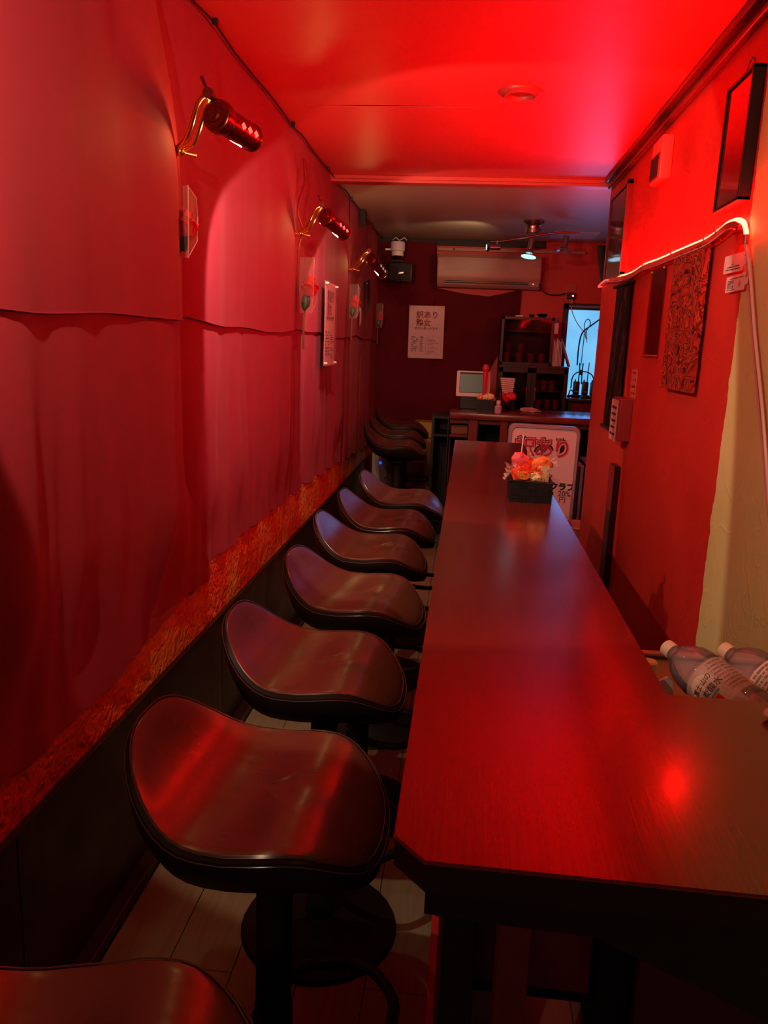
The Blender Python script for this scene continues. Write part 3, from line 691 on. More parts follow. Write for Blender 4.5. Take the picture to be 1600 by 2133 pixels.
# ------------------------------------------------------------------ posters
def price_poster(name, label, mx, W, Hh, full=True, clips=False):
    """mx: frame at the lower left corner; copies the club's price list"""
    t = thing(name, label, 'poster', mx.to_translation())
    bm = grid(B(), 14, 18, lambda u, v: mx @ Vector((u*W, v*Hh, .003+.002*noise.noise(Vector((u*3, v*4, W))))), .0006, mx.to_3x3() @ Vector((0, 0, 1)))
    obj('sheet', bm, M_paper, t, True)
    X = lambda u, v, d=.0055: mx @ Matrix.Translation((u*W, v*Hh, d))
    s = W*.215
    big = [('訳あり', s, X(.20, .775), 'LEFT'), ('熟女', s, X(.20, .625), 'LEFT')]
    obj('title_outline', text_bm(big, .0002, s*.020), M_ink, t)
    big = [(a, b_, mx_ @ Matrix.Translation((0, 0, .0008)), al) for a, b_, mx_, al in big]
    obj('title_lettering', text_bm(big, .0002, 0), M_pink, t)
    obj('subtitle_lettering', text_bm([('カウンタークラブ', W*.082, X(.17, .55), 'LEFT')], .0003, W*.002), M_ink, t)
    bm = B(); h = W*.030; mm = mx @ Matrix.Translation((0, 0, .0052)); R_ = []
    for i in range(8):
        v = (.405-.038*i)*Hh; R_ += [(.09*W, (.2+.03*((i*3) % 4))*W, v), (.33*W, .43*W, v)]
    dashes(bm, mm, R_, h, seed=3)
    dashes(bm, mm, [(.55*W, (.72+.05*((i*5) % 4))*W, (.37-.026*i)*Hh) for i in range(11) if i not in (5, 8)]+[(.68*W, .74*W, .43*Hh)], h*.5, seed=5)
    obj('price_rows', bm, M_ink, t)
    bm = B()
    for a, b_, c_, d in ((.5, .40, .93, .402), (.5, .08, .93, .082), (.5, .08, .503, .402), (.927, .08, .93, .402)): box(bm, (a*W, b_*Hh, 0), (c_*W, d*Hh, .0004), mtx=mm)
    obj('ruled_box', bm, M_ink, t)
    bm = B()
    for u, v in ((.04, .975), (.96, .975), (.04, .03), (.96, .03)):
        if clips: cyl(bm, mx @ Vector((u*W, v*Hh, .004)), mx @ Vector((u*W, v*Hh, .022)), .008, .005, 10)
        else: sph(bm, mx @ Vector((u*W, v*Hh, .006)), .004, (1, 1, 1), 8, 6)
    obj('pins', bm, M_white if clips else M_dred, t, True)
    return t
price_poster('price_poster', 'pale price list sheet pinned to the dark cloth on the back wall', frame((-.552, BACK-.085, 1.402), (1, 0, .01), (-.02, 0, 1)), .318, .464)
pa = at(673.5, 762, 0, -.795); pb = at(695, 763, 0, -.795)
price_poster('price_list', 'tall glossy price list with clear clips on the left cloth below the middle lamp', frame(Vector((-.797, pa.y, pa.z)), (0, 1, 0), (0, 0, 1)), pb.y-pa.y, .455, clips=True)
# clear sleeve over the left price list
tag(obj('poster_sleeve', prism(B(), [(0, 0), (pb.y-pa.y+.006, 0), (pb.y-pa.y+.006, .44), (.0, .468)], .001, frame((-.786, pa.y-.003, pa.z-.004), (0, 1, 0), (0, 0, 1))), M_film), 'clear plastic sleeve over the tall price list on the left cloth', 'sleeve')
p = at(750, 655, 0, -.82)
tag(obj('white_card', prism(B(), [(0, 0), (.07, .03), (.06, .12), (0, .13)], .002, frame(p-Vector((0, 0, .08)), (0, 1, 0), (0, 0, 1))), M_paper), 'small white card edge on the cloth below the farthest lamp', 'card')

# ------------------------------------------------------------------ back wall equipment
t = thing('loudspeaker', 'black square loudspeaker with a silver badge in the back left corner', 'speaker', (-.63, 7.0, 2.04))
obj('cabinet', boxed((-.738, 7.0, 2.045), (-.522, 7.16, 2.208), bev=.012), M_blackp, t, True)
obj('grille', boxed((-.722, 6.994, 2.06), (-.538, 7.001, 2.193), bev=.003), mat('black_grille', (.02, .014, .018), .7), t)
obj('badge', prism(B(), [(-.024, -.006), (.018, -.006), (.024, .006), (-.016, .006)], .003, frame((-.618, 6.993, 2.118), (1, 0, .12), (0, 0, 1))), M_chrome, t)
obj('wall_bracket', boxed((-.70, 7.14, 2.10), (-.66, BACK, 2.16)), M_blackp, t)
t = thing('security_camera', 'white dome security camera under the ceiling above the black loudspeaker', 'camera', (-.655, 7.0, CEIL))
mx = Matrix.Translation((-.655, 7.0, 0))
obj('housing', lathe(B(), [(0, 2.37), (.055, 2.37), (.061, 2.362), (.061, 2.298), (.052, 2.292), (0, 2.292)], mx), mat('white_camera_plastic', (.75, .62, .78), .4), t, True)
obj('dome', lathe(B(), [(.046, 2.293)]+[(.046*math.cos(a*PI/16), 2.275-.042*math.sin(a*PI/16)) for a in range(9)], mx), mat('smoked_dome', (.02, .015, .02), .08), t, True)
obj('eyeball', lathe(B(), [(.049, 2.293), (.052, 2.27), (.050, 2.255), (.046, 2.275)], mx), M_white, t, True)
obj('mounting_post', cyl(B(), (-.655, 7.04, 2.335), (-.655, BACK, 2.335), .02), M_blackp, t, True)
obj('side_arm', boxed((-.76, 6.995, 2.30), (-.71, 7.01, 2.315)), M_white, t)
bm = tube(B(), [(-.70, 7.0, 2.385), (-.67, 6.96, 2.40), (-.64, 6.97, 2.38), (-.60, 6.96, 2.40), (-.58, 7.0, 2.385)], .004, 6); obj('cable', bm, M_white, t, True)
t = thing('speaker_bracket', 'dark metal bracket between the security camera and the loudspeaker', 'bracket', (-.64, 7.0, 2.21))
obj('plate', boxed((-.69, 6.99, 2.209), (-.60, 7.08, 2.219), bev=.002), M_blackp, t); obj('screw', sph(B(), (-.64, 6.985, 2.216), .005), M_chrome, t)
obj('arm', tube(B(), [(-.66, 7.05, 2.22), (-.70, 7.12, 2.25), (-.74, 7.3, 2.29), (-.74, BACK, 2.29)], .012, 8), M_blackp, t, True)

t = thing('air_conditioner', 'wide cream wall air conditioner with a grille, high on the back wall', 'air conditioner', (.13, 7.2, 2.02))
pr = [(0, 0), (-.20, 0), (-.24, .035), (-.255, .10), (-.25, .24), (-.22, .275), (0, .285)]
mx = frame((-.315, BACK, 2.03), (0, 1, 0), (0, 0, 1)); 
bm = B(); m2 = Matrix(((0, 0, 1, -.315), (1, 0, 0, BACK), (0, 1, 0, 2.03), (0, 0, 0, 1)))
prism(bm, pr, .89, m2); bmesh.ops.bevel(bm, geom=bm.edges[:], offset=.006, segments=2, affect='EDGES'); obj('housing', bm, M_ac, t, True)
bm = B()
for i in range(11): box(bm, (-.26, BACK-.256-.0, 2.165+i*.0098), (.30, BACK-.248, 2.169+i*.0098))
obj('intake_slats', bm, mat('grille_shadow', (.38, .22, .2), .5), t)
obj('air_outlet', boxed((-.25, BACK-.250, 2.062), (.47, BACK-.215, 2.082)), M_ink, t)
for z in (2.050, 2.070): obj('louvre', boxed((-.25, BACK-.256, z), (.47, BACK-.246, z+.005)), M_ac, t)
obj('control_panel', boxed((.475, BACK-.252, 2.045), (.565, BACK-.243, 2.09), bev=.003), mat('dark_cream', (.35, .16, .15), .4), t)
obj('indicator_light', sph(B(), (.515, BACK-.253, 2.070), .004), M_rled, t)
obj('mounting_rail', boxed((-.33, BACK-.10, 2.345), (.95, BACK-.08, 2.368)), M_ac, t)
bm = cyl(B(), (-.185, BACK-.11, 2.357), (-.185, BACK-.101, 2.357), .008); obj('rail_screw', bm, M_ink, t)
p0 = Vector((.56, 7.15, 2.03))
tag(obj('power_cord', tube(B(), [(.57, 7.15, 2.075), (.60, 7.2, 2.035), (.66, 7.33, 2.005), (.75, 7.35, 2.00), (.82, 7.35, 2.015)], .006, 6), M_blackp), 'black power cord from the air conditioner to the wall socket', 'cord')
t = thing('wall_socket', 'wall socket with a black plug and a glowing pilot light right of the air conditioner', 'socket', (.87, BACK, 2.0))
obj('socket_plate', boxed((.825, BACK-.006, 1.965), (.915, BACK, 2.105), bev=.003), mat('red_socket_plate', (.6, .06, .05), .4), t)
obj('plug', boxed((.835, BACK-.06, 1.97), (.908, BACK-.006, 2.025), bev=.005), M_blackp, t); obj('pilot_light', sph(B(), (.884, BACK-.062, 1.997), .008), M_rled, t)
obj('adapter', boxed((.855, BACK-.05, 1.93), (.895, BACK-.006, 1.969), bev=.004), M_ac, t)
tag(obj('power_cord', tube(B(), [(.875, BACK-.03, 1.93), (.885, BACK-.09, 1.86), (.93, BACK-.11, 1.77), (.99, BACK-.12, 1.70), (1.02, BACK-.12, 1.69), (1.03, BACK-.12, 1.60)], .004, 6), M_white), 'pale cord running from the wall socket down across the blue window', 'cord')
tag(obj('power_cord', tube(B(), [(1.30, BACK-.1, 1.93), (1.2, BACK-.11, 1.86), (1.06, BACK-.12, 1.75), (.985, BACK-.12, 1.68), (.965, BACK-.12, 1.56), (.965, BACK-.12, 1.40)], .007, 6), M_blackp), 'thick black cord crossing the blue window from its upper right corner', 'cord')
tag(obj('power_cord', tube(B(), [(.995, BACK-.14, 1.40), (1.0, BACK-.14, 1.66), (.995, BACK-.14, 1.76), (1.02, BACK-.14, 1.80), (1.045, BACK-.14, 1.76), (1.01, BACK-.14, 1.68), (1.02, BACK-.14, 1.63)], .004, 6), M_blackp), 'thin looped black cord hanging in the middle of the blue window', 'cord')
# dark cloth strip at the ceiling, right
tag(obj('dark_drape', grid(B(), 12, 16, lambda u, v: Vector((1.05+.10*(1-v)*.9+u*.28, BACK-.06-.01*math.sin(u*12), 1.99+v*.44)), .004, (0, -1, 0)), M_ink), 'black drape hanging at the far right end of the back wall', 'curtain')
# red board on the wall behind the spot rail
tag(obj('access_panel', boxed((.62, 6.72, CEIL-.006), (.98, 7.1, CEIL), bev=.001), mat('panel_paint', (.6, .5, .48), .4)), 'thin square access panel on the ceiling behind the spotlight bar', 'panel')

# spotlight rail
t = thing('spotlight_bar', 'chrome ceiling bar with three small spotlights before the air conditioner', 'ceiling lamp', (.42, 6.2, CEIL))
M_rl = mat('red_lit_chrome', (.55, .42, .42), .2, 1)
obj('canopy', lathe(B(), [(0, CEIL), (.075, CEIL), (.078, CEIL-.012), (.070, CEIL-.025), (.045, CEIL-.045), (.042, CEIL-.06), (.062, CEIL-.064), (.062, CEIL-.092), (.045, CEIL-.097), (0, CEIL-.097)], Matrix.Translation((.42, 6.2, 0))), M_rl, t, True)
obj('curved_bar', tube(B(), [(.115, 6.2, 2.292), (.22, 6.2, 2.300), (.32, 6.2, 2.320), (.42, 6.2, 2.338), (.53, 6.2, 2.358), (.64, 6.2, 2.368), (.755, 6.2, 2.368)], .008, 10), mat('bar_bronze', (.30, .17, .14), .25, 1), t, True)
def head(p, aim, lit, idx):
    a = Vector(aim).normalized(); p = Vector(p); mx = axis(p, p+a)
    h = obj('spot_head', lathe(B(), [(0, 0), (.020, 0), (.021, .005), (.021, .075), (.026, .08), (.032, .10), (.030, .10), (.018, .082), (0, .082)], mx, 24), M_rl, t, True)
    return mx
m1 = head((.185, 6.2, 2.252), (-1, -.1, -.02), 1, 0)
m2_ = head((.415, 6.2, 2.315), (-.14, -.12, -1), 1, 1)
m3 = head((.665, 6.2, 2.345), (-.14, -.22, -1), 0, 2)
obj('bracket', cyl(B(), (.16, 6.2, 2.30), (.16, 6.2, 2.25), .008), M_rl, t, True)
bm = B(); mx = m2_ @ Matrix.Translation((0, 0, .125)); lathe(bm, [(0, 0), (.055, 0), (.055, .006), (0, .006)], mx, 28); obj('glass_disc', bm, M_disc, t)
for s in (-1, 1): obj('disc_pin', cyl(B(), m2_ @ Vector((.016*s, 0, .08)), m2_ @ Vector((.016*s, 0, .125)), .002, n=6), M_chrome, t)
bm = B(); mx = m3 @ Matrix.Translation((0, 0, .105)); lathe(bm, [(.030, 0), (.052, .008), (.052, .013), (.030, .006)], mx, 28); obj('glass_disc', bm, mat('unlit_disc', (.25, .12, .16), .2), t, True)
bm = B(); mx = m1 @ Matrix.Translation((0, 0, .1)); lathe(bm, [(0, 0), (.02, 0), (.02, .004), (0, .004)], mx, 20); obj('lit_bulb', bm, M_disc, t)
light('spotlight_cool', 'SPOT', m2_ @ Vector((0, 0, .14)), 1.3, (.75, .9, 1.0), m2_ @ Vector((0, 0, 1)), spot_size=1.5, spot_blend=.6, shadow_soft_size=.03)
light('spotlight_warm', 'SPOT', m1 @ Vector((0, 0, .12)), 4.5, (.9, .8, .35), (-.30, 6.95, 2.45), spot_size=1.5, spot_blend=.7, shadow_soft_size=.02)

# ------------------------------------------------------------------ glass cabinet
t = thing('glass_cabinet', 'dark red upper glass fronted cabinet with glasses, standing on the lower one', 'cabinet', (.48, 7.1, 1.385))
x0, x1, y0, y1, z0, z1 = .262, .700, 6.90, 7.24, 1.387, 1.785
M_cab = mat('dark_cabinet_wood', (.018, .004, .005), .35)
bm = B(); box(bm, (x0, y0+.01, z0), (x0+.018, y1, z1)); box(bm, (x1-.018, y0+.01, z0), (x1, y1, z1)); box(bm, (x0, y0+.01, z1-.018), (x1, y1, z1)); box(bm, (x0, y0+.01, z0), (x1, y1, z0+.02)); box(bm, (x0, y1-.01, z0), (x1, y1, z1))
obj('carcass', bm, M_cab, t)
sh = obj('shelf', boxed((x0+.018, y0+.02, 1.664), (x1-.018, y1-.01, 1.668)), mat('glass_shelf', (.5, .08, .08), .15), t)
dr_ = obj('door', boxed((x0+.012, y0, z0+.012), (x1-.012, y0+.004, z1-.012)), M_cabglass, t)
bm = B(); box(bm, (x0, y0-.004, z0), (x0+.022, y0+.01, z1)); box(bm, (x1-.022, y0-.004, z0), (x1, y0+.01, z1)); box(bm, (x0, y0-.004, z1-.022), (x1, y0+.01, z1)); box(bm, (x0, y0-.004, z0), (x1, y0+.01, z0+.022))
obj('door_frame', bm, M_cab, t)
M_tumb = film('reddish_glass', (1, .7, .7), .55, .05, (.75, .16, .14))
def tumbler(label, p, h, r, stem, grp, m=M_tumb):
    if stem: pr_ = [(0, 0), (r*.9, 0), (r*.9, .003), (.004, .006), (.004, h*.45), (r*.8, h*.6), (r, h*.8), (r*.85, h), (r*.8, h), (r*.92, h*.8), (r*.7, h*.62), (0, h*.52)]
    else: pr_ = [(0, 0), (r*.85, 0), (r, h), (r-.0025, h), (r*.85-.0025, .008), (0, .008)]
    return tag(obj('drinking_glass', lathe(B(), pr_, Matrix.Translation(p), 20), m, None, True), label, 'glass', grp)
gg = 'glasses in the glass cabinet'
for i, (gx_, h, st) in enumerate(((.325, .085, 0), (.43, .085, 0), (.53, .08, 0), (.62, .08, 0))):
    tumbler('%s tumbler on the bottom shelf of the upper glass cabinet' % ('leftmost', 'second from left', 'third from left', 'rightmost')[i], (gx_, 6.97, z0+.02), h, .030, st, gg)
for i, gx_ in enumerate((.34, .45)):
    tumbler('%s stemmed glass behind the tumblers in the upper glass cabinet' % ('left', 'right')[i], (gx_, 7.10, z0+.02), .16, .032, 1, gg)
t = thing('lower_cabinet', 'wide dark lower cabinet with two glass doors and upright handles behind the far bar', 'cabinet', (.56, 7.0, 0))
x0, x1, y0, y1, z0, z1 = .262, .845, 6.86, 7.30, 0, 1.385
bm = B(); box(bm, (x0, y0+.02, z0), (x0+.02, y1, z1)); box(bm, (x1-.02, y0+.02, z0), (x1, y1, z1)); box(bm, (x0, y0, z1-.02), (x1, y1, z1)); box(bm, (x0, y0+.02, z0), (x1, y1, z0+.03)); box(bm, (x0, y1-.01, z0), (x1, y1, z1)); box(bm, (x0, y0+.03, 1.0), (x1, y1, 1.02))
obj('carcass', bm, M_cab, t)
obj('shelf', boxed((x0+.02, y0+.03, 1.172), (x1-.02, y1-.01, 1.178)), mat('shelf_edge_red', (.40, .05, .05), .2), t)
xm = (x0+x1)/2-.012
for a, b_, hx in ((x0, xm-.002, xm-.035), (xm+.002, x1, xm+.035)):
    d = obj('door', boxed((a+.03, y0+.006, 1.02), (b_-.03, y0+.010, z1-.05)), M_cabglass, t)
    bm = B(); box(bm, (a, y0, .05), (a+.035, y0+.02, z1-.022)); box(bm, (b_-.035, y0, .05), (b_, y0+.02, z1-.022)); box(bm, (a, y0, z1-.06), (b_, y0+.02, z1-.022)); box(bm, (a, y0, .05), (b_, y0+.02, .99))
    obj('door_frame', bm, M_cab, d)
    bm = cyl(B(), (hx, y0-.02, 1.095), (hx, y0-.02, 1.205), .0045, n=10); cyl(bm, (hx, y0-.02, 1.105), (hx, y0, 1.105), .003, n=8); cyl(bm, (hx, y0-.02, 1.195), (hx, y0, 1.195), .003, n=8)
    obj('handle', bm, mat('copper_handle', (.75, .3, .22), .25, 1), d, True)
for i, gx_ in enumerate((.60, .66, .73)): tumbler('%s tumbler on the shelf of the wide lower cabinet' % ('left', 'middle', 'right')[i], (gx_, 7.0, 1.178), .085, .028, 0, 'tumblers in the lower cabinet')
for i, gx_ in enumerate((.62, .70, .77)): tumbler('%s glass at the bottom of the wide lower cabinet, just above the far bar' % ('left', 'middle', 'right')[i], (gx_, 6.97, 1.02), .08, .025, 0, 'glasses at the bottom of the lower cabinet')
# on top
tag(obj('white_dish', boxed((.375, 6.93, 1.787), (.435, 7.0, 1.799), bev=.003), M_white), 'flat pale box lying on top of the upper glass cabinet', 'box')
for i, (bx, r_, h, lb) in enumerate(((.51, .027, .022, 'small black bowl on the upper glass cabinet'), (.60, .048, .030, 'wide black bowl at the right end of the upper glass cabinet top'))):
    tag(obj('bowl', lathe(B(), [(0, 0), (r_*.5, 0), (r_*.8, h*.5), (r_, h), (r_*.93, h), (r_*.7, h*.5), (0, h*.2)], Matrix.Translation((bx, 6.96, 1.786)), 24), M_bowl, None, True), lb, 'bowl')
t = thing('remote_control', 'pale remote control hanging by a black loop on the side of the glass cabinet', 'remote', (.725, 6.92, 1.74))
obj('body', boxed((.703, 6.90, 1.655), (.735, 6.92, 1.745), bev=.004), mat('pink_plastic', (.75, .3, .3), .4), t); obj('cord_loop', tube(B(), [(.712, 6.91, 1.745), (.714, 6.91, 1.775), (.722, 6.91, 1.785), (.732, 6.91, 1.77), (.735, 6.91, 1.745)], .0025, 6), M_blackp, t, True)
# files standing on the lower cabinet
gcol = [(.70, .12, .12), (.60, .45, .55), (.5, .05, .06), (.65, .25, .3), (.45, .04, .05), (.02, .01, .01), (.02, .01, .015)]
for i, c_ in enumerate(gcol):
    h = .235-.012*(i % 3); a = math.radians(3+i*1.6)
    mx = Matrix.Translation((.706+i*.0118, 6.93, 1.386)) @ Matrix.Rotation(-math.radians(1.5), 4, 'Y')
    t = thing('file_binder', ('first', 'second', 'third', 'fourth', 'fifth', 'sixth', 'seventh')[i]+' thin upright file from the left beside the glass cabinet', 'file', mx.to_translation(), 0, 'files standing on the lower cabinet')
    obj('cover', boxed((0, 0, 0), (.009, .16, h), mtx=mx), mat('file_cover', c_, .4), t)
    obj('pages', boxed((.0015, -.001, .004), (.0075, .155, h-.004), mtx=mx), M_paper, t)
t = thing('leaning_pamphlets', 'thin red edged pamphlet leaning from the files toward the blue window', 'pamphlet', (.82, 6.93, 1.386))
mx = Matrix.Translation((.852, 6.90, 1.386)) @ Matrix.Rotation(-math.radians(20), 4, 'Y')
obj('cover', boxed((0, 0, 0), (.006, .15, .22), mtx=mx), mat('pamphlet', (.6, .05, .06), .4), t); obj('pages', boxed((.006, .002, .002), (.010, .15, .215), mtx=mx), M_paper, t)

# ------------------------------------------------------------------ radios at the window
t = thing('radio_shelf', 'black shelf under the blue window carrying the radios', 'shelf', (1.05, 7.1, 1.13))
obj('board', boxed((.86, 6.9, 1.10), (1.40, 7.3, 1.122), bev=.003), M_blackp, t)
for xx in (.875, 1.36): obj('support', boxed((xx, 6.95, 0), (xx+.03, 7.28, 1.10)), M_blackp, t)
obj('cloth_skirt', grid(B(), 20, 8, lambda u, v: Vector((.905+u*.45, 6.95+.006*math.sin(u*40), .96+v*.13)), .003, (0, -1, 0)), M_cloth2, t, True)
for i, (rx, lb) in enumerate(((.945, 'left black handheld radio on the window shelf'), (1.02, 'middle black handheld radio on the window shelf'), (1.09, 'right black handheld radio on the window shelf'))):
    t = thing('handheld_radio', lb, 'radio', (rx, 7.05, 1.122), 0, 'handheld radios in chargers')
    obj('charger', boxed((rx-.034, 7.02, 1.122), (rx+.034, 7.10, 1.152), bev=.006), M_blackp, t, True)
    obj('body', boxed((rx-.027, 7.04, 1.152), (rx+.027, 7.08, 1.265), bev=.008), M_blackp, t, True)
    obj('antenna', cyl(B(), (rx+.014, 7.06, 1.265), (rx+.018, 7.06, 1.265+(.06, .165, .165)[i]), .005, .0035, 8), M_blackp, t, True)
    obj('knob', cyl(B(), (rx-.012, 7.06, 1.262), (rx-.012, 7.06, 1.282), .006, n=10), M_blackp, t, True)
    obj('label_strip', boxed((rx-.016, 7.038, 1.175), (rx+.016, 7.040, 1.182)), mat('red_label', (.5, .05, .05), .5), t)
t = thing('cable_tangle', 'black charger leads arching over the radios in front of the window', 'cable', (1.0, 7.1, 1.3))
for P_ in ([(.905, 7.1, 1.20), (.91, 7.1, 1.29), (.94, 7.1, 1.335), (.99, 7.1, 1.35), (1.05, 7.1, 1.34), (1.09, 7.1, 1.30), (1.10, 7.1, 1.20)], [(.965, 7.12, 1.42), (.967, 7.1, 1.36), (.965, 7.1, 1.25)], [(.995, 7.12, 1.42), (.99, 7.1, 1.34), (.992, 7.1, 1.24)], [(.88, 7.05, 1.13), (.90, 7.05, 1.19), (.94, 7.03, 1.15)]):
    obj('lead', tube(B(), P_, .0055, 6), M_blackp, t, True)
obj('plug', boxed((.965, 7.08, 1.32), (.995, 7.12, 1.365), bev=.004), M_blackp, t)
t = thing('wall_router', 'small black bracket unit at the upper right of the blue window', 'device', (1.17, 7.2, 1.66))
obj('unit', boxed((1.125, 7.2, 1.645), (1.30, 7.26, 1.70), bev=.003), M_blackp, t); obj('plate', boxed((1.11, 7.19, 1.70), (1.30, 7.26, 1.708)), M_blackp, t); obj('cord', tube(B(), [(1.15, 7.2, 1.71), (1.17, 7.2, 1.76), (1.22, 7.2, 1.79)], .004, 6), M_blackp, t, True)
t = thing('tool_pile', 'dark jumble of a bent tool at the left end of the window shelf', 'tool', (.9, 7.0, 1.122))
obj('handle', cyl(B(), (.87, 7.0, 1.135), (.925, 6.96, 1.150), .012, .010, 10), M_blackp, t, True); obj('blade', boxed((.875, 6.93, 1.1215), (.94, 6.99, 1.128)), M_chrome, t)

# ------------------------------------------------------------------ things on the far bar
t = thing('tablet_stand', 'white framed tablet with a grey screen standing on the far bar', 'tablet', (.05, 6.4, FZ))
mx = frame((-.082, 6.30, 1.138), (1, 0, .0), (.0, .12, 1))
obj('frame', prism(B(), rrect(.262, .198, .010), .014, mx @ Matrix.Translation((0, 0, -.014))), mat('pale_tablet_frame', (.72, .45, .45), .35), t, True)
obj('bezel', prism(B(), rrect(.190, .158, .003), .001, mx @ Matrix.Translation((.024, .028, .0))), M_ink, t)
obj('screen', prism(B(), rrect(.184, .142, .002), .001, mx @ Matrix.Translation((.027, .032, .0008))), M_screen, t)
obj('stand', boxed((-.05, 6.31, FZ), (.15, 6.42, 1.15), bev=.006), M_blackp, t)
t = thing('microphone', 'red microphone standing upright in front of the tablet', 'microphone', (.135, 6.2, 1.10))
mp = Matrix.Translation((.137, 6.2, 0))
obj('grille', lathe(B(), [(0, 1.395), (.018, 1.39), (.0245, 1.375), (.0255, 1.362), (.024, 1.348), (.018, 1.338), (0, 1.336)], mp), mat('red_mesh', (.55, .03, .03), .5), t, True)
obj('band', lathe(B(), [(.0262, 1.368), (.0272, 1.362), (.0262, 1.356)], mp), M_rose, t, True)
obj('handle', lathe(B(), [(.018, 1.338), (.019, 1.32), (.017, 1.25), (.013, 1.14), (.013, 1.09), (0, 1.09)], mp), mat('red_mic_body', (.75, .01, .02), .3), t, True)
obj('stand', lathe(B(), [(.009, 1.10), (.009, FZ+.01), (.03, FZ+.006), (.03, FZ), (0, FZ)], mp), M_blackp, t, True)
def basket(label, x0, x1, y0, y1, z0, z1, grp=None):
    t = thing('woven_basket', label, 'basket', ((x0+x1)/2, (y0+y1)/2, z0), 0, grp)
    tp = .012; nx = 5; rows = 3
    def wall(p0, p1, nrm, nseg):
        # woven slats: alternating blocks standing proud of each other
        bm = B(); p0 = Vector(p0); p1 = Vector(p1); nrm = Vector(nrm); d = (p1-p0)/nseg; hh = (z1-z0)/rows
        for r_ in range(rows):
            for k in range(nseg):
                o_ = .003 if (k+r_) % 2 else 0
                a = p0+d*k; mx_ = frame(a+Vector((0, 0, hh*r_)), d, (0, 0, 1))
                if (k+r_) % 2:
                    for q in range(7): box(bm, (d.length*(q+.1)/7, .0005, -.004), (d.length*(q+.85)/7, hh-.0005, .003), mtx=mx_)
                else:
                    box(bm, (0, .0005, -.004), (d.length, hh*.48, .0015), mtx=mx_); box(bm, (0, hh*.52, -.004), (d.length, hh-.0005, .0015), mtx=mx_)
        return bm
    for a, b_, n_, k in (((x0, y0, z0), (x1, y0, z0), 0, nx), ((x1, y0, z0), (x1, y1, z0), 0, nx), ((x1, y1, z0), (x0, y1, z0), 0, nx), ((x0, y1, z0), (x0, y0, z0), 0, nx)):
        obj('woven_side', wall(a, b_, (0, 0, 0), k), M_blackp, t)
    obj('base', boxed((x0+.003, y0+.003, z0), (x1-.003, y1-.003, z0+.004)), M_blackp, t)
    obj('rim', tube(B(), [(x0, y0, z1), (x1, y0, z1), (x1, y1, z1), (x0, y1, z1)], .0045, 8, True, 1), M_blackp, t, True)
    return t
def crumple(p, sx, sy, sz, seed, amp=.25, rot=(0, 0, 0)):
    bm = B(); bmesh.ops.create_icosphere(bm, subdivisions=3, radius=1)
    for v in bm.verts:
        n_ = noise.noise(v.co*2.1+Vector((seed, 0, 0)))+.5*noise.noise(v.co*5+Vector((0, seed, 0)))
        v.co *= 1+amp*n_
    bm.transform(Matrix.Translation(p) @ Euler(rot).to_matrix().to_4x4() @ Matrix.Diagonal((sx, sy, sz, 1))); return bm
def snack(name, label, p, s, m, seed, rot, grp, frills=True, film_=True):
    t = thing(name, label, 'snack', p, 0, grp)
    obj('filling', crumple(p, s[0], s[1], s[2], seed, .36, rot), m, t, True)
    if frills:
        for e in (-1, 1):
            R_ = Euler(rot).to_matrix(); o_ = Vector(p)+R_ @ Vector((e*s[0]*1.05, 0, 0))
            bm = B(); n_ = 9; c0 = bm.verts.new(o_); ring = []
            for k in range(n_):
                a = -1.3+2.6*k/(n_-1); q = R_ @ Vector((e*s[0]*(.5+.15*(k % 2)), s[1]*.35*(1 if k % 2 else -1), math.sin(a)*s[2]*1.05)); ring.append(bm.verts.new(o_+q))
            for a, b_ in zip(ring, ring[1:]): bm.faces.new((c0, a, b_))
            obj('twisted_end', bm, M_film2 if film_ else m, t)
    return t
t = basket('black woven basket of wrapped snacks standing on the near counter', .160, .292, 2.535, 2.70, CZ, 1.094, 'snack baskets')
gs = 'wrapped snacks in the counter basket'
snack('wrapped_snack', 'large red wrapped snack with a printed label at the front left of the basket', (.198, 2.575, 1.112), (.036, .026, .027), M_snack, 1, (0, .15, .1), gs)
snack('wrapped_snack', 'upper left crinkled pink snack packet in the counter basket', (.190, 2.63, 1.148), (.028, .020, .028), mat('pink_snack_wrap', (.80, .12, .16), .15), 2, (0, -.6, .3), gs)
snack('wrapped_snack', 'orange twisted snack packet at the right top of the counter basket', (.256, 2.61, 1.140), (.032, .022, .026), M_snack2, 3, (0, -.5, -.2), gs)
snack('wrapped_snack', 'middle reddish snack packet behind the large one in the counter basket', (.222, 2.64, 1.130), (.034, .022, .024), M_snack, 4, (0, .4, .5), gs)
snack('wrapped_snack', 'peach coloured bun packet at the front centre of the counter basket', (.240, 2.572, 1.104), (.024, .022, .020), M_snack3, 8, (0, .3, .1), gs, False)
t = thing('cookie_bar', 'upright cream packet with small print at the right of the counter basket', 'snack', (.274, 2.585, 1.06), 0, gs)
mx = frame((.258, 2.575, 1.06), (1, .2, -.02), (-.10, .05, 1))
obj('packet', prism(B(), rrect(.027, .085, .006), .014, mx @ Matrix.Translation((0, 0, -.014))), M_snack3, t, True)
obj('lettering', text_bm([('しっとりクッキー', .0105, mx @ Matrix.Translation((.020, .072, .0006)) @ Matrix.Rotation(-PI/2, 4, 'Z'), 'LEFT')], .0002), M_ink, t)
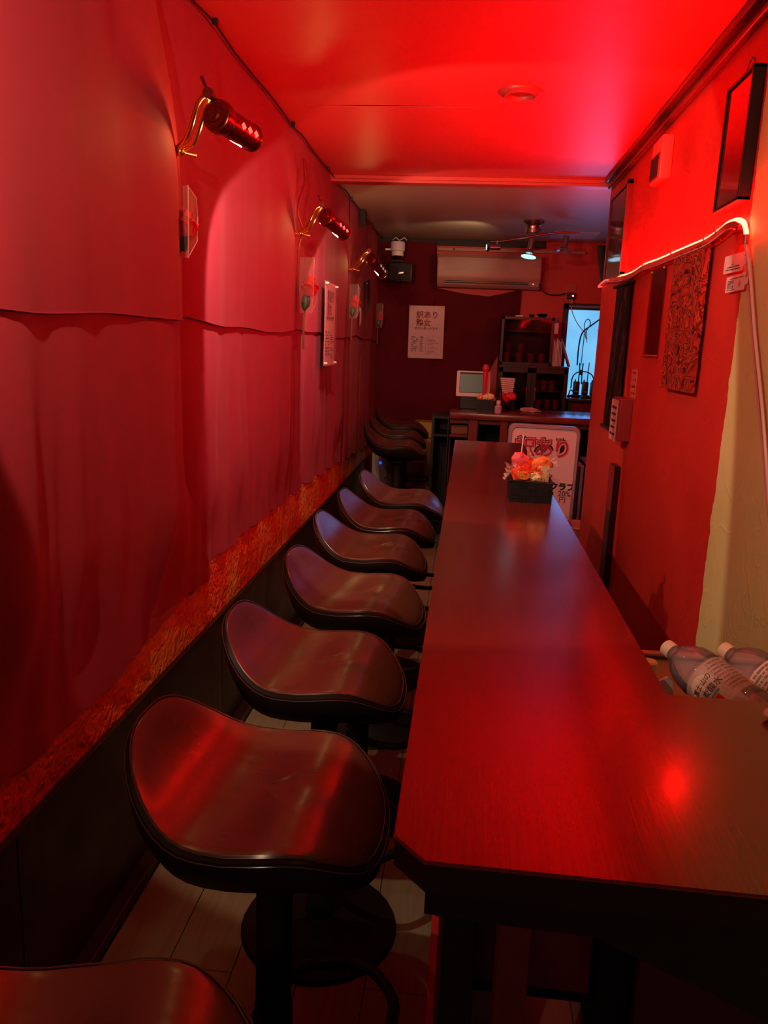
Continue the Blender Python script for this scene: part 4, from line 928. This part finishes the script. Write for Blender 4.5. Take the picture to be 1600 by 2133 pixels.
# printed oval on the big snack
t = thing('snack_label', 'yellow oval sticker with black print on the front red packet', 'sticker', (.198, 2.548, 1.112))
mx = frame((.180, 2.545, 1.103), (1, .08, -.08), (.08, .25, 1)); 
obj('sticker', prism(B(), [(.020+.020*math.cos(a*PI/10), .012+.014*math.sin(a*PI/10)) for a in range(20)], .0008, mx), mat('orange_sticker', (.85, .28, .04), .4), t)
obj('lettering', text_bm([('さくさくくん', .0068, mx @ Matrix.Translation((.002, .014, .0016)), 'LEFT'), ('たれカツ', .009, mx @ Matrix.Translation((.002, .004, .0016)), 'LEFT')], .0002), M_ink, t)
bm = B(); rg = random.Random(3)
for k in range(60):
    p = Vector((.180+rg.random()*.085, 2.55+rg.random()*.09, 1.108+rg.random()*.035)); q = p+Vector((rg.uniform(-.03, .03), rg.uniform(-.015, .015), rg.uniform(-.008, .018)))
    tube(bm, [p, (p+q)/2+Vector((0, 0, .006)), q], .0011, 4, sub=3)
tag(obj('shredded_filler', bm, mat('pink_filler', (.9, .06, .06), .3)), 'pink shredded paper filler between the packets of the counter basket', 'filler', None, 'stuff')
tag(obj('straw', tube(B(), [at(1082, 985, 1, 2.66), at(1088, 930, 1, 2.66), at(1091, 906, 1, 2.66)], .0022, 8), mat('pink_white_straw', (.85, .6, .68), .3)), 'thin pale straw standing up behind the basket packets', 'straw')
t = basket('small black basket of wrapped snacks on the far bar before the microphone', .085, .205, 6.05, 6.15, FZ, 1.130, 'snack baskets')
gs = 'wrapped snacks in the far basket'
for i, (a, m_, lb) in enumerate(((.108, M_snack2, 'left orange packet in the small far basket'), (.150, M_snack3, 'middle peach packet in the small far basket'), (.186, M_snack3, 'right pale packet in the small far basket'))):
    snack('wrapped_snack', lb, (a, 6.10, 1.142+.006*i), (.026, .022, .024), m_, 20+i, (0, -.5+.5*i, 0), gs, i == 2)
t = thing('small_bottle', 'small clear bottle with a pink cap on the far bar', 'bottle', (.246, 6.1, FZ))
mp = Matrix.Translation((.246, 6.06, FZ))
obj('bottle', lathe(B(), [(0, 0), (.026, 0), (.027, .005), (.027, .05), (.013, .062), (.013, .068), (0, .068)], mp), mat('pink_clear_liquid', (.85, .45, .55), .15, trans=.4), t, True)
obj('cap', lathe(B(), [(.016, .066), (.016, .090), (.012, .094), (0, .094)], mp), mat('pink_cap', (.85, .45, .5), .35), t, True)
t = thing('dark_bottle', 'small dark bottle behind the pink capped one on the far bar', 'bottle', (.262, 6.2, FZ))
obj('bottle', lathe(B(), [(0, 0), (.028, 0), (.028, .09), (.010, .115), (.010, .145), (0, .145)], Matrix.Translation((.262, 6.2, FZ))), mat('dark_bottle_glass', (.03, .015, .02), .12), t, True)
obj('cap', cyl(B(), (.262, 6.2, FZ+.143), (.262, 6.2, FZ+.158), .012), M_blackp, t, True)
t = thing('artificial_flowers', 'bunch of red flowers on the far bar in front of the lower cabinet', 'flower', (.32, 6.3, FZ))
rg = random.Random(9)
for k in range(9):
    obj('bloom', crumple((.275+rg.random()*.095, 6.3+rg.uniform(-.03, .03), FZ+.085+rg.random()*.055), .026, .026, .022, k*3.1, .5), M_rose, t, True)
obj('vase', lathe(B(), [(0, 0), (.025, 0), (.032, .05), (.024, .09), (.022, .09), (.03, .05), (.0, .004)], Matrix.Translation((.325, 6.3, FZ))), M_glass, t, True)
for i in range(8):
    zz = FZ+.128+i*.0155
    t = tag(obj('folded_towel', boxed((.285-.003*i, 6.42, zz), (.372-.002*(i % 3)+.0015*i, 6.56, zz+.014), bev=.005), mat('pale_towel', (.8, .45, .42), .7), None, True), '%s folded pale towel of the stack behind the red flowers' % ('lowest', 'second', 'third', 'fourth', 'fifth', 'sixth', 'seventh', 'topmost')[i], 'towel', 'folded towels in a stack')
tag(obj('towel_box', boxed((.27, 6.40, FZ), (.385, 6.58, FZ+.127), bev=.003), M_blackp), 'black box under the stack of pale towels on the far bar', 'box')
tag(obj('crumpled_cloth', crumple((.50, 6.3, FZ+.012), .075, .04, .022, 5, .5), mat('dull_pink_cloth', (.55, .2, .2), .7), None, True), 'crumpled dull pink cloth lying on the far bar', 'cloth')

# ------------------------------------------------------------------ light box sign
t = thing('sign_board', 'standing pink white sign board with outlined letters behind the end of the counter', 'sign', (.55, 5.6, .1))
SY = 5.45; a_ = at(1058, 882, 1, SY); b_ = at(1209, 889, 1, SY); W = b_.x-a_.x; top = (a_.z+b_.z)/2+.0; HH = .90
mx = frame((a_.x, SY, top-HH), (1, 0, -.012), (.012, .02, 1))
obj('frame', prism(B(), rrect(W, HH, .045), .075, mx @ Matrix.Translation((0, 0, -.075))), M_signframe, t, True)
bm = B(); o_ = rrect(W, HH, .045); i_ = [(.022+x_*(W-.044)/W, .022+y_*(HH-.044)/HH) for x_, y_ in o_]
vo = [bm.verts.new((x_, y_, 0)) for x_, y_ in o_]; vi = [bm.verts.new((x_, y_, .012)) for x_, y_ in i_]; vj = [bm.verts.new((.006+x_*(W-.012)/W, .006+y_*(HH-.012)/HH, .012)) for x_, y_ in o_]
vk = [bm.verts.new((x_, y_, .001)) for x_, y_ in i_]
for A, C in ((vo, vj), (vj, vi), (vi, vk)):
    for k in range(len(A)): q = (k+1) % len(A); bm.faces.new((A[k], A[q], C[q], C[k]))
bm.transform(mx); obj('moulding', bm, M_signframe, t, True)
obj('face', prism(B(), rrect(W-.05, HH-.05, .018), .001, mx @ Matrix.Translation((.025, .025, .001))), M_signface, t)
X = lambda u, v, d=.003: mx @ Matrix.Translation((u*W, HH-v, d))
s = W*.285
big = [('訳', s, X(.11, .205), 'LEFT'), ('あ', s, X(.365, .205), 'LEFT'), ('り', s, X(.62, .205), 'LEFT'), ('熟', s, X(.11, .345), 'LEFT'), ('女', s, X(.365, .345), 'LEFT')]
def shift(L_, d): return [(q, z_, m_ @ Matrix.Translation((0, 0, d)), al) for q, z_, m_, al in L_]
obj('letter_outline', text_bm(big, .0003, s*.085), M_ink, t)
obj('letter_halo', text_bm(shift(big, .0012), .0003, s*.045), mat('letter_pink', (.80, .30, .42), .5), t)
obj('letter_fill', text_bm(shift(big, .0024), .0003, s*.008), mat('letter_crimson', (.48, .015, .05), .5), t)
obj('club_lettering', text_bm([('カウンタークラブ', W*.116, X(.06, .435), 'LEFT')], .0004, W*.006), M_ink, t)
obj('price_lettering', text_bm([('3000', W*.22, X(.27, .515), 'LEFT'), ('円', W*.10, X(.78, .522), 'LEFT'), ('20%', W*.11, X(.76, .480), 'LEFT'), ('飲み放題', W*.07, X(.50, .565), 'LEFT')], .0004, 0), M_ink, t)
bm = B()
for u in (.235, .50, .765): sph(bm, X(u, .085) @ Vector((0, 0, 0)), .0065, (1, .3, 1), 10, 6)
obj('accent_dots', bm, M_ink, t)
for u in (.08, .80): obj('foot', boxed(mx @ Vector((u*W, 0, 0))+Vector((0, -.08, -.03)), mx @ Vector((u*W, 0, 0))+Vector((.05, .16, .004)), bev=.004), M_signframe, t)
tag(obj('floor_riser', boxed((a_.x, SY-.09, 0), (a_.x+W, SY+.18, max(.02, top-HH-.03))), M_blackp), 'black low block on the floor under the sign board', 'riser')
t = thing('folding_trolley', 'grey upright panel standing just right of the sign board', 'panel', (.82, 5.6, 0))
p = at(1210, 972, 1, 5.55); q = at(1213, 1110, 1, 5.55)
obj('panel', boxed((p.x, 5.55, 0), (p.x+.022, 5.75, p.z), bev=.003), mat('grey_blue_panel', (.25, .2, .27), .4), t)
obj('top_bar', boxed((p.x-.022, 5.545, p.z-.004), (p.x+.024, 5.755, p.z+.006), bev=.002), M_signframe, t)
t = thing('kitchen_shelf', 'dim metal shelf between the sign board and the red wall end', 'shelf', (1.1, 6.0, .75))
obj('board', boxed((.86, 5.62, .745), (1.55, 5.88, .762), bev=.003), mat('blue_grey_metal', (.3, .3, .38), .3), t); 
for xx in (.9, 1.5): obj('leg', boxed((xx, 5.65, 0), (xx+.02, 5.67, .745)), M_blackp, t)
t = thing('waste_bin', 'pinkish plastic waste bin on the floor behind the end of the counter', 'bin', (.9, 4.6, 0))
p = at(1222, 1096, 1, 4.95); bx, by, bz = .80, 4.98, p.z
bm = B(); rs = []
for sx, sz in ((.10, .0), (.125, bz-.02), (.137, bz), (.130, bz+.004), (.120, bz-.01), (.095, .01)):
    rs.append([bm.verts.new((bx+.04+x_-sx*1.1, by+y_-sx, sz)) for x_, y_ in rrect(sx*2.2, sx*2, sx*.35)])
for A, C in zip(rs, rs[1:]):
    for k in range(len(A)): q_ = (k+1) % len(A); bm.faces.new((A[k], A[q_], C[q_], C[k]))
bm.faces.new(rs[0][::-1]); bm.faces.new(rs[-1]); obj('bucket', bm, mat('pink_grey_plastic', (.50, .25, .25), .35), t, True)

# ------------------------------------------------------------------ right wall
def onwall(name, label, cat, y0, y1, z0, z1, th, m, parts=None, bev=.002):
    t = thing(name, label, cat, (RW, (y0+y1)/2, z0)); return t
t = thing('picture_frame', 'large black framed picture high on the right wall above the neon strip', 'picture', (RW, 2.6, 2.12))
FX = .705
c1 = at(1563, 136, 0, FX); c2 = at(1505, 200, 0, FX); c3 = at(1493, 443, 0, FX); c4 = at(1545, 408, 0, FX)
y0, y1 = (c1.y+c4.y)/2, (c2.y+c3.y)/2; z0, z1 = (c3.z+c4.z)/2, (c1.z+c2.z)/2
def wall_frame(t, y0, y1, z0, z1, xf, fw, mf, mp):
    bm = B(); box(bm, (xf, y0, z0), (RW, y0+fw, z1), bev=.0012); box(bm, (xf, y1-fw, z0), (RW, y1, z1), bev=.0012); box(bm, (xf, y0, z0), (RW, y1, z0+fw), bev=.0012); box(bm, (xf, y0, z1-fw), (RW, y1, z1), bev=.0012)
    obj('frame', bm, mf, t); obj('picture', boxed((xf+.006, y0+fw*.6, z0+fw*.6), (RW-.002, y1-fw*.6, z1-fw*.6)), mp, t)
wall_frame(t, y0, y1, z0, z1, FX, .010, M_blackp, M_pic)
obj('hook_wire', tube(B(), [(RW-.01, (y0+y1)/2-.06, z1-.005), (RW-.006, (y0+y1)/2, z1+.05), (RW-.01, (y0+y1)/2+.06, z1-.005)], .0015, 5), M_blackp, t)
t = thing('picture_frame', 'narrow dark glossy framed picture at the far end of the right wall', 'picture', (RW, 4.3, 2.1))
wall_frame(t, 4.13, 4.62, 1.885, 2.335, .712, .022, mat('dark_red_frame', (.14, .012, .012), .2), mat('dark_glass_picture', (.05, .008, .010), .06))
t = thing('motion_sensor', 'square red lit alarm unit with a dark window under the ceiling trim', 'alarm', (RW, 3.4, 2.2))
a_ = at(1352, 378, 0, .672); b_ = at(1376, 300, 0, .672)
obj('housing', boxed((.694, 3.36, 2.185), (RW, 3.53, 2.345), bev=.006), mat('red_lit_plastic', (.75, .10, .09), .4), t, True)  # white plastic with the red light put into its colour
obj('dark_window', boxed((.689, 3.372, 2.190), (.72, 3.518, 2.285), bev=.004), M_dred, t, True)
bm = B()
for k in range(9): box(bm, (.6875, 3.377+k*.0155, 2.195), (.6893, 3.382+k*.0155, 2.28))
obj('window_ribs', bm, M_ink, t)
# neon strip: glowing tube lying in a clear carrier nailed to the wall
NP = [(1272, 578), (1300, 574), (1322, 566), (1345, 551), (1375, 540), (1405, 527), (1440, 512), (1475, 497), (1500, 480), (1520, 464), (1538, 458), (1549, 463), (1554, 478), (1555, 492)]
NPW = [at(a, b_, 0, RW-.018) for a, b_ in NP]
t = thing('neon_strip', 'glowing red neon strip sagging along the right wall below the pictures', 'lamp', NPW[7])
obj('glow_tube', tube(B(), NPW, .0068, 8, sub=3), M_led, t, True)
obj('glow_tube', tube(B(), [(RW+.01, 4.822, 1.888), (RW+.12, 4.822, 1.86), (RW+.25, 4.822, 1.87)], .0068, 8), M_led, t, True)  # unseen length round the wall end, added to redden the back wall
obj('corner_loop', tube(B(), [NPW[0]+Vector((0, 0, -.012)), NPW[0]+Vector((-.02, .06, -.012)), Vector((RW-.02, 4.81, 1.885)), Vector((RW+.01, 4.822, 1.888))], .0042, 8), mat('lit_red_silicone', (1, .3, .2), .4, emit=(1, .06, .04), es=1.3), t, True)
dn = Vector((-.004, 0, -.0135))
car = smoothpath(NPW[:12], 3); bm = B(); rows = []
for i, p in enumerate(car):
    tt = (car[min(i+1, len(car)-1)]-car[max(i-1, 0)]).normalized(); nn = tt.cross(Vector((1, 0, 0))).normalized()
    if nn.z > 0: nn = -nn
    q = [p+nn*.0065+Vector((.014, 0, 0)), p+nn*.0065+Vector((-.0075, 0, 0)), p+nn*.0035+Vector((-.0075, 0, 0)), p+nn*.0035+Vector((-.0105, 0, 0)), p+nn*.019+Vector((-.0105, 0, 0)), p+nn*.019+Vector((.014, 0, 0))]
    rows.append([bm.verts.new(v) for v in q])
for A, C in zip(rows, rows[1:]):
    for k in range(6): bm.faces.new((A[k], A[(k+1) % 6], C[(k+1) % 6], C[k]))
obj('carrier', bm, M_jack, t)
lo_ = []
for i, p in enumerate(car[:-2]): lo_.append(p+Vector((-.012, 0, -.024)))
obj('clear_tube', tube(B(), lo_, .0028, 6, sub=1), mat('clear_tube_pink', (.8, .25, .22), .15), t, True)
for k in (3, 5, 7, 8): obj('clip', tube(B(), [NPW[k]+Vector((.01, 0, -.03)), NPW[k]+Vector((-.012, 0, -.012)), NPW[k]+Vector((-.008, 0, .012)), NPW[k]+Vector((.015, 0, .014))], .002, 5), M_jack, t)
obj('end_cap', cyl(B(), NPW[-1]+Vector((0, 0, .004)), NPW[-1]+Vector((0, 0, -.020)), .0085, n=14), M_jack, t, True)
e = NPW[-1]
cp1 = [e+Vector((0, 0, -.02)), at(1562, 560, 0, RW-.014), at(1573, 700, 0, RW-.012), at(1588, 850, 0, RW-.012), at(1604, 1060, 0, RW-.012)]
cp2 = [e+Vector((.004, -.002, -.02)), at(1555, 560, 0, RW-.008), at(1562, 640, 0, RW-.006), at(1572, 760, 0, RW-.006), at(1590, 950, 0, RW-.006), at(1606, 1130, 0, RW-.006)]
tag(obj('strip_power_lead', tube(B(), cp1, .0042, 8), mat('clear_lilac_lead', (.75, .45, .5), .25), None, True), 'thick clear power lead hanging from the end of the neon strip', 'cord')
tag(obj('strip_power_lead', tube(B(), cp2, .0028, 8), mat('thin_pink_lead', (.55, .2, .2), .3), None, True), 'thin darker lead hanging beside the neon strip power lead', 'cord')
def rtag(name, label, pts, draw):
    P_ = [at(a, b_, 0, RW-.012) for a, b_ in pts]  # lower-left, lower-right, upper-left in the picture
    mx = frame(P_[0], P_[1]-P_[0], P_[2]-P_[0]); W_ = (P_[1]-P_[0]).length; H_ = (P_[2]-P_[0]).length
    t = thing(name, label, 'tag', P_[0])
    obj('card', prism(B(), rrect(W_, H_, .004), .001, mx), M_paper, t)
    obj('tab', prism(B(), [(W_-.001, H_*.28), (W_+.022, H_*.30), (W_+.022, H_*.72), (W_-.001, H_*.75)], .0008, mx), M_paper, t)
    draw(t, mx, W_, H_)
def warn(t, mx, W_, H_):
    X_ = lambda u, v, d: mx @ Matrix.Translation((u*W_, v*H_, d))
    tri = [(-.009, 0), (.009, 0), (0, .0165)]
    obj('warning_border', prism(B(), tri, .0004, X_(.48, .42, .001)), M_ink, t); obj('warning_triangle', prism(B(), [(a*.72, .0017+b_*.72) for a, b_ in tri], .0004, X_(.48, .42, .0015)), M_yel, t)
    obj('exclamation_mark', text_bm([('!', .011, X_(.48, .49, .0022), 'CENTER')], .0001), M_ink, t)
    bm = B(); dashes(bm, X_(0, 0, .001), [(.20*W_, .82*W_, .32*H_), (.12*W_, .9*W_, .18*H_)], .0035, .0003); obj('fine_print', bm, M_ink, t)
def spec(t, mx, W_, H_):
    X_ = lambda u, v, d: mx @ Matrix.Translation((u*W_, v*H_, d))
    bm = B(); dashes(bm, X_(0, 0, .001), [(.08*W_, .42*W_, (.70-.09*i)*H_) for i in range(6)]+[(.2*W_, .92*W_, .82*H_), (.08*W_, .5*W_, .12*H_)], .003, .0003, 4); obj('fine_print', bm, M_ink, t)
    bm = B(); c0 = X_(.75, .42, .0014); r_ = .0075
    bmesh.ops.create_circle(bm, segments=20, radius=r_, matrix=c0); pts = [c0 @ Vector((r_*math.cos(a*PI/10), r_*math.sin(a*PI/10), 0)) for a in range(20)]
    bm.free(); bm = tube(B(), pts, .0004, 4, True, 1); obj('round_mark', bm, M_ink, t)
    obj('recycling_letter', text_bm([('PSE', .0055, X_(.75, .36, .0012), 'CENTER')], .0001), M_ink, t)
rtag('warning_tag', 'upper white tag with a yellow warning triangle on the strip lead', [(1507, 572), (1547, 563), (1504, 545)], warn)
rtag('rating_tag', 'lower white tag with small print on the strip lead', [(1511, 611), (1550, 603), (1508, 587)], spec)

t = thing('hanging_scroll', 'long black printed cloth scroll on rods hanging at the far end of the red wall', 'scroll', (RW, 4.05, 1.84))
SX = RW-.014
obj('printed_cloth', grid(B(), 20, 40, lambda u, v: Vector((SX-.004*math.sin(u*9+v*2), 3.845+u*.41, 1.14+v*.70)), .0025, (-1, 0, 0)), M_scroll, t, True)
for z in (1.84, 1.14): obj('rod', cyl(B(), (SX-.004, 3.825, z), (SX-.004, 4.275, z), .009, n=12), M_blackp, t, True)
obj('hanging_cord', tube(B(), [(SX, 3.88, 1.845), (RW-.004, 4.05, 1.852), (SX, 4.22, 1.845)], .0018, 5), M_jack, t)
t = thing('sleeved_poster', 'narrow dark red poster in a clear sleeve between the scroll and the swirl board', 'poster', (RW, 3.37, 1.85))
obj('sheet', boxed((RW-.004, 3.250, 1.515), (RW-.001, 3.475, 1.840)), mat('dull_red_sheet', (.22, .012, .02), .45), t)
obj('sleeve', boxed((RW-.0085, 3.240, 1.505), (RW-.0075, 3.485, 1.850)), M_filmr, t)
obj('bottom_rail', cyl(B(), (RW-.010, 3.235, 1.507), (RW-.010, 3.490, 1.507), .004, n=8), M_jack, t)
bm = B(); 
for k in range(6): box(bm, (RW-.0066, 3.28+k*.032, 1.53), (RW-.006, 3.29+k*.032, 1.60+.02*(k % 3)))
obj('printed_stripes', bm, mat('brighter_red_stripe', (.45, .03, .04), .4), t)
for yy in (3.26, 3.465): obj('pin', sph(B(), (RW-.010, yy, 1.842), .004, (1, 1, 1), 8, 6), M_white, t)
t = thing('swirl_board', 'red and black swirl patterned board leaning out from the red wall', 'board', (RW, 2.85, 1.39))
bm = B(); SWX = RW-.030
def sw(u, v):
    y_ = 2.645+u*.385+.010*(1-v)*0; z = 1.395+v*.462
    return Vector((SWX-.0035*noise.noise(Vector((y_*26, z*13, 3)))*1.6, y_, z))
grid(bm, 90, 110, sw, .018, (-1, 0, 0)); obj('relief_panel', bm, M_orn, t, True)
t = thing('wall_label', 'small pale vertical label on the red wall beside the scroll', 'label', (RW, 3.65, 1.38))
obj('strip', boxed((RW-.002, 3.595, 1.32), (RW, 3.705, 1.445)), mat('red_pale_label', (.62, .16, .14), .5), t)
obj('lettering', dashes(B(), frame((RW-.0022, 3.70, 1.32), (0, -1, 0), (0, 0, 1)), [(.02, .10, .02), (.02, .10, .05), (.03, .10, .08), (.02, .09, .11)], .012, .0004), M_dred, t)
t = thing('leaflet_holder', 'small dark wall box holding pale leaflets below the vertical label', 'holder', (RW, 3.72, 1.12))
obj('holder_box', boxed((RW-.055, 3.615, 1.125), (RW, 3.79, 1.315), bev=.003), M_dred, t)
obj('leaflet', boxed((RW-.060, 3.66, 1.120), (RW-.056, 3.80, 1.305)), mat('pink_leaflet', (.65, .25, .25), .5), t)
obj('lettering', dashes(B(), frame((RW-.0605, 3.79, 1.12), (0, -1, 0), (0, 0, 1)), [(.01, .12, .03+.03*i) for i in range(5)], .014, .0004), M_ink, t)
t = thing('wooden_post_strip', 'dark upright wooden strip fixed low on the red wall', 'strip', (RW, 3.8, .4))
obj('strip', boxed((RW-.030, 3.74, .0), (RW, 3.86, .995), bev=.003), M_cab, t)
obj('lighter_cap', boxed((RW-.031, 3.735, .78), (RW-.029, 3.865, .99)), M_dred, t)

# ------------------------------------------------------------------ bin with big bottles behind the counter
t = thing('bottle_tray', 'shallow grey brown bin behind the near counter holding the big bottles', 'bin', (.53, 1.5, .6))
bm = B(); X0, X1, Y0, Y1, Z0, Z1 = .335, .735, 1.12, 1.74, .830, .848
box(bm, (X0, Y0, Z0), (X1, Y1, Z0+.008)); box(bm, (X0, Y0, Z0), (X0+.008, Y1, Z1)); box(bm, (X1-.008, Y0, Z0), (X1, Y1, Z1)); box(bm, (X0, Y0, Z0), (X1, Y0+.008, Z1)); box(bm, (X0, Y1-.008, Z0), (X1, Y1, Z1))
obj('tray', bm, M_box3, t); obj('speckled_rim', boxed((X0, Y1-.016, Z1-.001), (X1, Y1+.004, Z1+.004)), mat('speckled_metal', (.55, .42, .36), .3, .6), t)
obj('stand', boxed((X0+.02, Y0+.02, 0), (X1-.01, Y1-.02, Z0)), M_shell, t)
def big_bottle(label, cap, d, roll, brown, label_kind):
    d = Vector(d).normalized(); cap = Vector(cap); t = thing('plastic_bottle', label, 'bottle', cap+d*.3, 0, 'large clear water bottles in the bin')
    mx = frame(cap, d.orthogonal(), d.orthogonal()); 
    z = d; side = Vector((1, 0, 0)); side = (side-z*side.dot(z)).normalized(); yv = z.cross(side)
    mx = Matrix(((side.x, yv.x, z.x, cap.x), (side.y, yv.y, z.y, cap.y), (side.z, yv.z, z.z, cap.z), (0, 0, 0, 1)))
    obj('cap', lathe(B(), [(0, 0), (.013, 0), (.0155, .002), (.016, .004), (.016, .020), (0, .020)], mx, 28), mat('peach_cap', (.85, .55, .45), .45), t, True)
    R0 = .046
    pr_ = [(.012, .018), (.0125, .022), (.020, .030), (.034, .046), (.043, .066), (R0, .088), (R0, .094), (R0-.0025, .097), (R0-.0015, .101), (R0-.001, .185), (R0, .188), (R0, .196), (R0-.003, .201), (R0, .206), (R0, .228), (.042, .240), (.034, .248), (.012, .244), (0, .242)]
    obj('bottle', lathe(B(), pr_, mx, 48), M_petf, t, True)
    # wrapped label
    def wrap(a0, a1, z0, z1, m, nm, r=R0+.0006):
        bm = B(); grid(bm, 20, 4, lambda u, v: mx @ Vector((r*math.cos(a0+(a1-a0)*u), r*math.sin(a0+(a1-a0)*u), z0+(z1-z0)*v))); return obj(nm, bm, m, t, True)
    return t, mx, R0, wrap
def curved_text(items, mx, R_, a0):
    """lettering bent round the bottle: local x runs round, local y runs toward the cap"""
    bm = text_bm([(s_, z_, Matrix.Translation((u, v, 0)), 'LEFT') for s_, z_, u, v in items], .0001)
    bmesh.ops.triangulate(bm, faces=bm.faces[:])
    for v in bm.verts:
        a = a0-v.co.x/R_; zz = -v.co.y; v.co = Vector(((R_+v.co.z)*math.cos(a), (R_+v.co.z)*math.sin(a), zz))
    bm.transform(mx); return bm
D = (.55, -.80, -.25)
M_petf = film('clear_bottle_film', (1, .93, .95), .74, .06, (.62, .42, .52), True)
M_lbl = film('clear_label', (.95, .72, .70), .62, .3); M_lblw = mat('peach_label', (.82, .50, .42), .5)
t, mx, R0, wrap = big_bottle('large clear water bottle lying nearer the counter edge, label with a white round badge', at(1386, 1346, 1, 1.50), D, 0, False, 0)
# angle that faces the camera
def facing(mx): q = mx.to_3x3().inverted() @ (EYE-mx.to_translation()); return math.atan2(q.y, q.x)
A0 = facing(mx)
wrap(A0-1.5, A0+1.6, .103, .186, M_lbl, 'clear_label')
bd = B(); n_ = 26; rr = .030; 
cc = bd.verts.new(mx @ Vector(((R0+.0011)*math.cos(A0+.42), (R0+.0011)*math.sin(A0+.42), .140))); ring = []
for k in range(n_):
    a = 2*PI*k/n_; aa = A0+.42+rr*math.cos(a)/R0; ring.append(bd.verts.new(mx @ Vector(((R0+.0011)*math.cos(aa), (R0+.0011)*math.sin(aa), .140+rr*math.sin(a)))))
for k in range(n_): bd.faces.new((cc, ring[k], ring[(k+1) % n_]))
obj('round_badge', bd, M_lblw, t)
obj('badge_lettering', curved_text([('富士山の', .013, -.022, -.131), ('強炭酸水', .016, -.027, -.151)], mx, R0+.0014, A0+.42), M_ink, t)
wrap(A0+.0, A0+.9, .155, .159, mat('blue_grey_band', (.2, .2, .3), .5), 'label_band', R0+.0014)
wrap(A0+.15, A0+.50, .161, .178, M_rose, 'red_roundel', R0+.0018)
bm = B(); rg = random.Random(2)
for r_ in range(9):
    for k in range(26):
        if rg.random() < .75:
            a = A0-1.2+k*.035; zz = .108+r_*.008; da = .022; dz = .0035
            v = [bm.verts.new(mx @ Vector(((R0+.0014)*math.cos(q), (R0+.0014)*math.sin(q), w_))) for q, w_ in ((a, zz), (a+da, zz), (a+da, zz+dz*rg.uniform(.4, 1)), (a, zz+dz))]; bm.faces.new(v)
obj('fine_print', bm, mat('brown_print', (.25, .05, .06), .6), t)
t, mx, R0, wrap = big_bottle('large clear water bottle farther right with a wide peach label', at(1504, 1350, 1, 1.52), D, 0, True, 1)
A0 = facing(mx)
wrap(A0-1.6, A0+1.5, .100, .186, M_lblw, 'peach_label')
bm = B(); rg = random.Random(5)
for r_ in range(10):
    for k in range(50):
        if rg.random() < .8:
            a = A0-1.3+k*.04; zz = .104+r_*.0078; da = .026; dz = .005
            v = [bm.verts.new(mx @ Vector(((R0+.0014)*math.cos(q), (R0+.0014)*math.sin(q), w_))) for q, w_ in ((a, zz), (a+da, zz), (a+da, zz+dz*rg.uniform(.4, 1)), (a, zz+dz))]; bm.faces.new(v)
obj('fine_print', bm, mat('dark_print', (.12, .03, .03), .6), t)
wrap(A0+.35, A0+1.0, .13, .155, M_rose, 'red_patch', R0+.0018)
t = thing('white_capped_bottle', 'upright bottle with a round white cap between the counter edge and the big bottles', 'bottle', (.38, 1.47, .67))
p = at(1350, 1392, 1, 1.46); mp = Matrix.Translation((p.x, 1.46, p.z))
obj('cap', lathe(B(), [(0, .016), (.014, .016), (.0165, .013), (.0165, -.016), (0, -.016)], mp), mat('warm_white_cap', (.85, .62, .45), .45), t, True)
obj('bottle', lathe(B(), [(.012, -.014), (.014, -.02), (.026, -.035), (.028, -.045), (.028, .838-p.z), (0, .838-p.z)], mp), M_petf, t, True)
t = thing('white_bottle_label', 'pale violet folded packet stuck between the white capped bottle and the counter', 'packet', at(1385, 1432, 1, 1.25))
p = at(1384, 1436, 1, 1.26)
obj('packet', prism(B(), [(-.035, -.04), (.014, -.05), (.012, .012), (.004, .022), (-.02, .012)], .006, frame(p, (1, .3, 0), (0, .2, 1))), mat('pale_violet_wrap', (.75, .65, .85), .35), t)
p = at(1598, 1500, 2, CZ)
tag(obj('small_ornament', crumple((p.x+.012, p.y, CZ+.009), .018, .014, .009, 3, .1), mat('pale_ceramic', (.8, .5, .4), .4), None, True), 'small pale object on the near counter at the right edge of the view', 'trinket')

# ceiling ring
t = thing('ceiling_vent', 'round flat vent cover on the red lit ceiling', 'vent', (.135, 3.232, CEIL))
obj('ring', lathe(B(), [(.048, .0), (.050, -.012), (.055, -.017), (.060, -.017), (.064, -.012), (.080, -.006), (.082, 0)], Matrix.Translation((.135, 3.232, CEIL)), 40), mat('vent_red', (.45, .035, .035), .45), t, True)
obj('core', lathe(B(), [(0, -.004), (.042, -.004), (.044, -.001)], Matrix.Translation((.135, 3.232, CEIL)), 32), mat('vent_core', (.22, .015, .015), .4), t, True)
# twist ties near right trim
p = at(1338, 288, 0, RW-.03)
tag(obj('cable_tie', tube(B(), [p+Vector((0, 0, -.02)), p+Vector((-.01, .01, .02)), p+Vector((-.004, .03, .06))], .003, 6), M_jack), 'bent red cable tie sticking up from the ceiling trim on the right', 'tie')
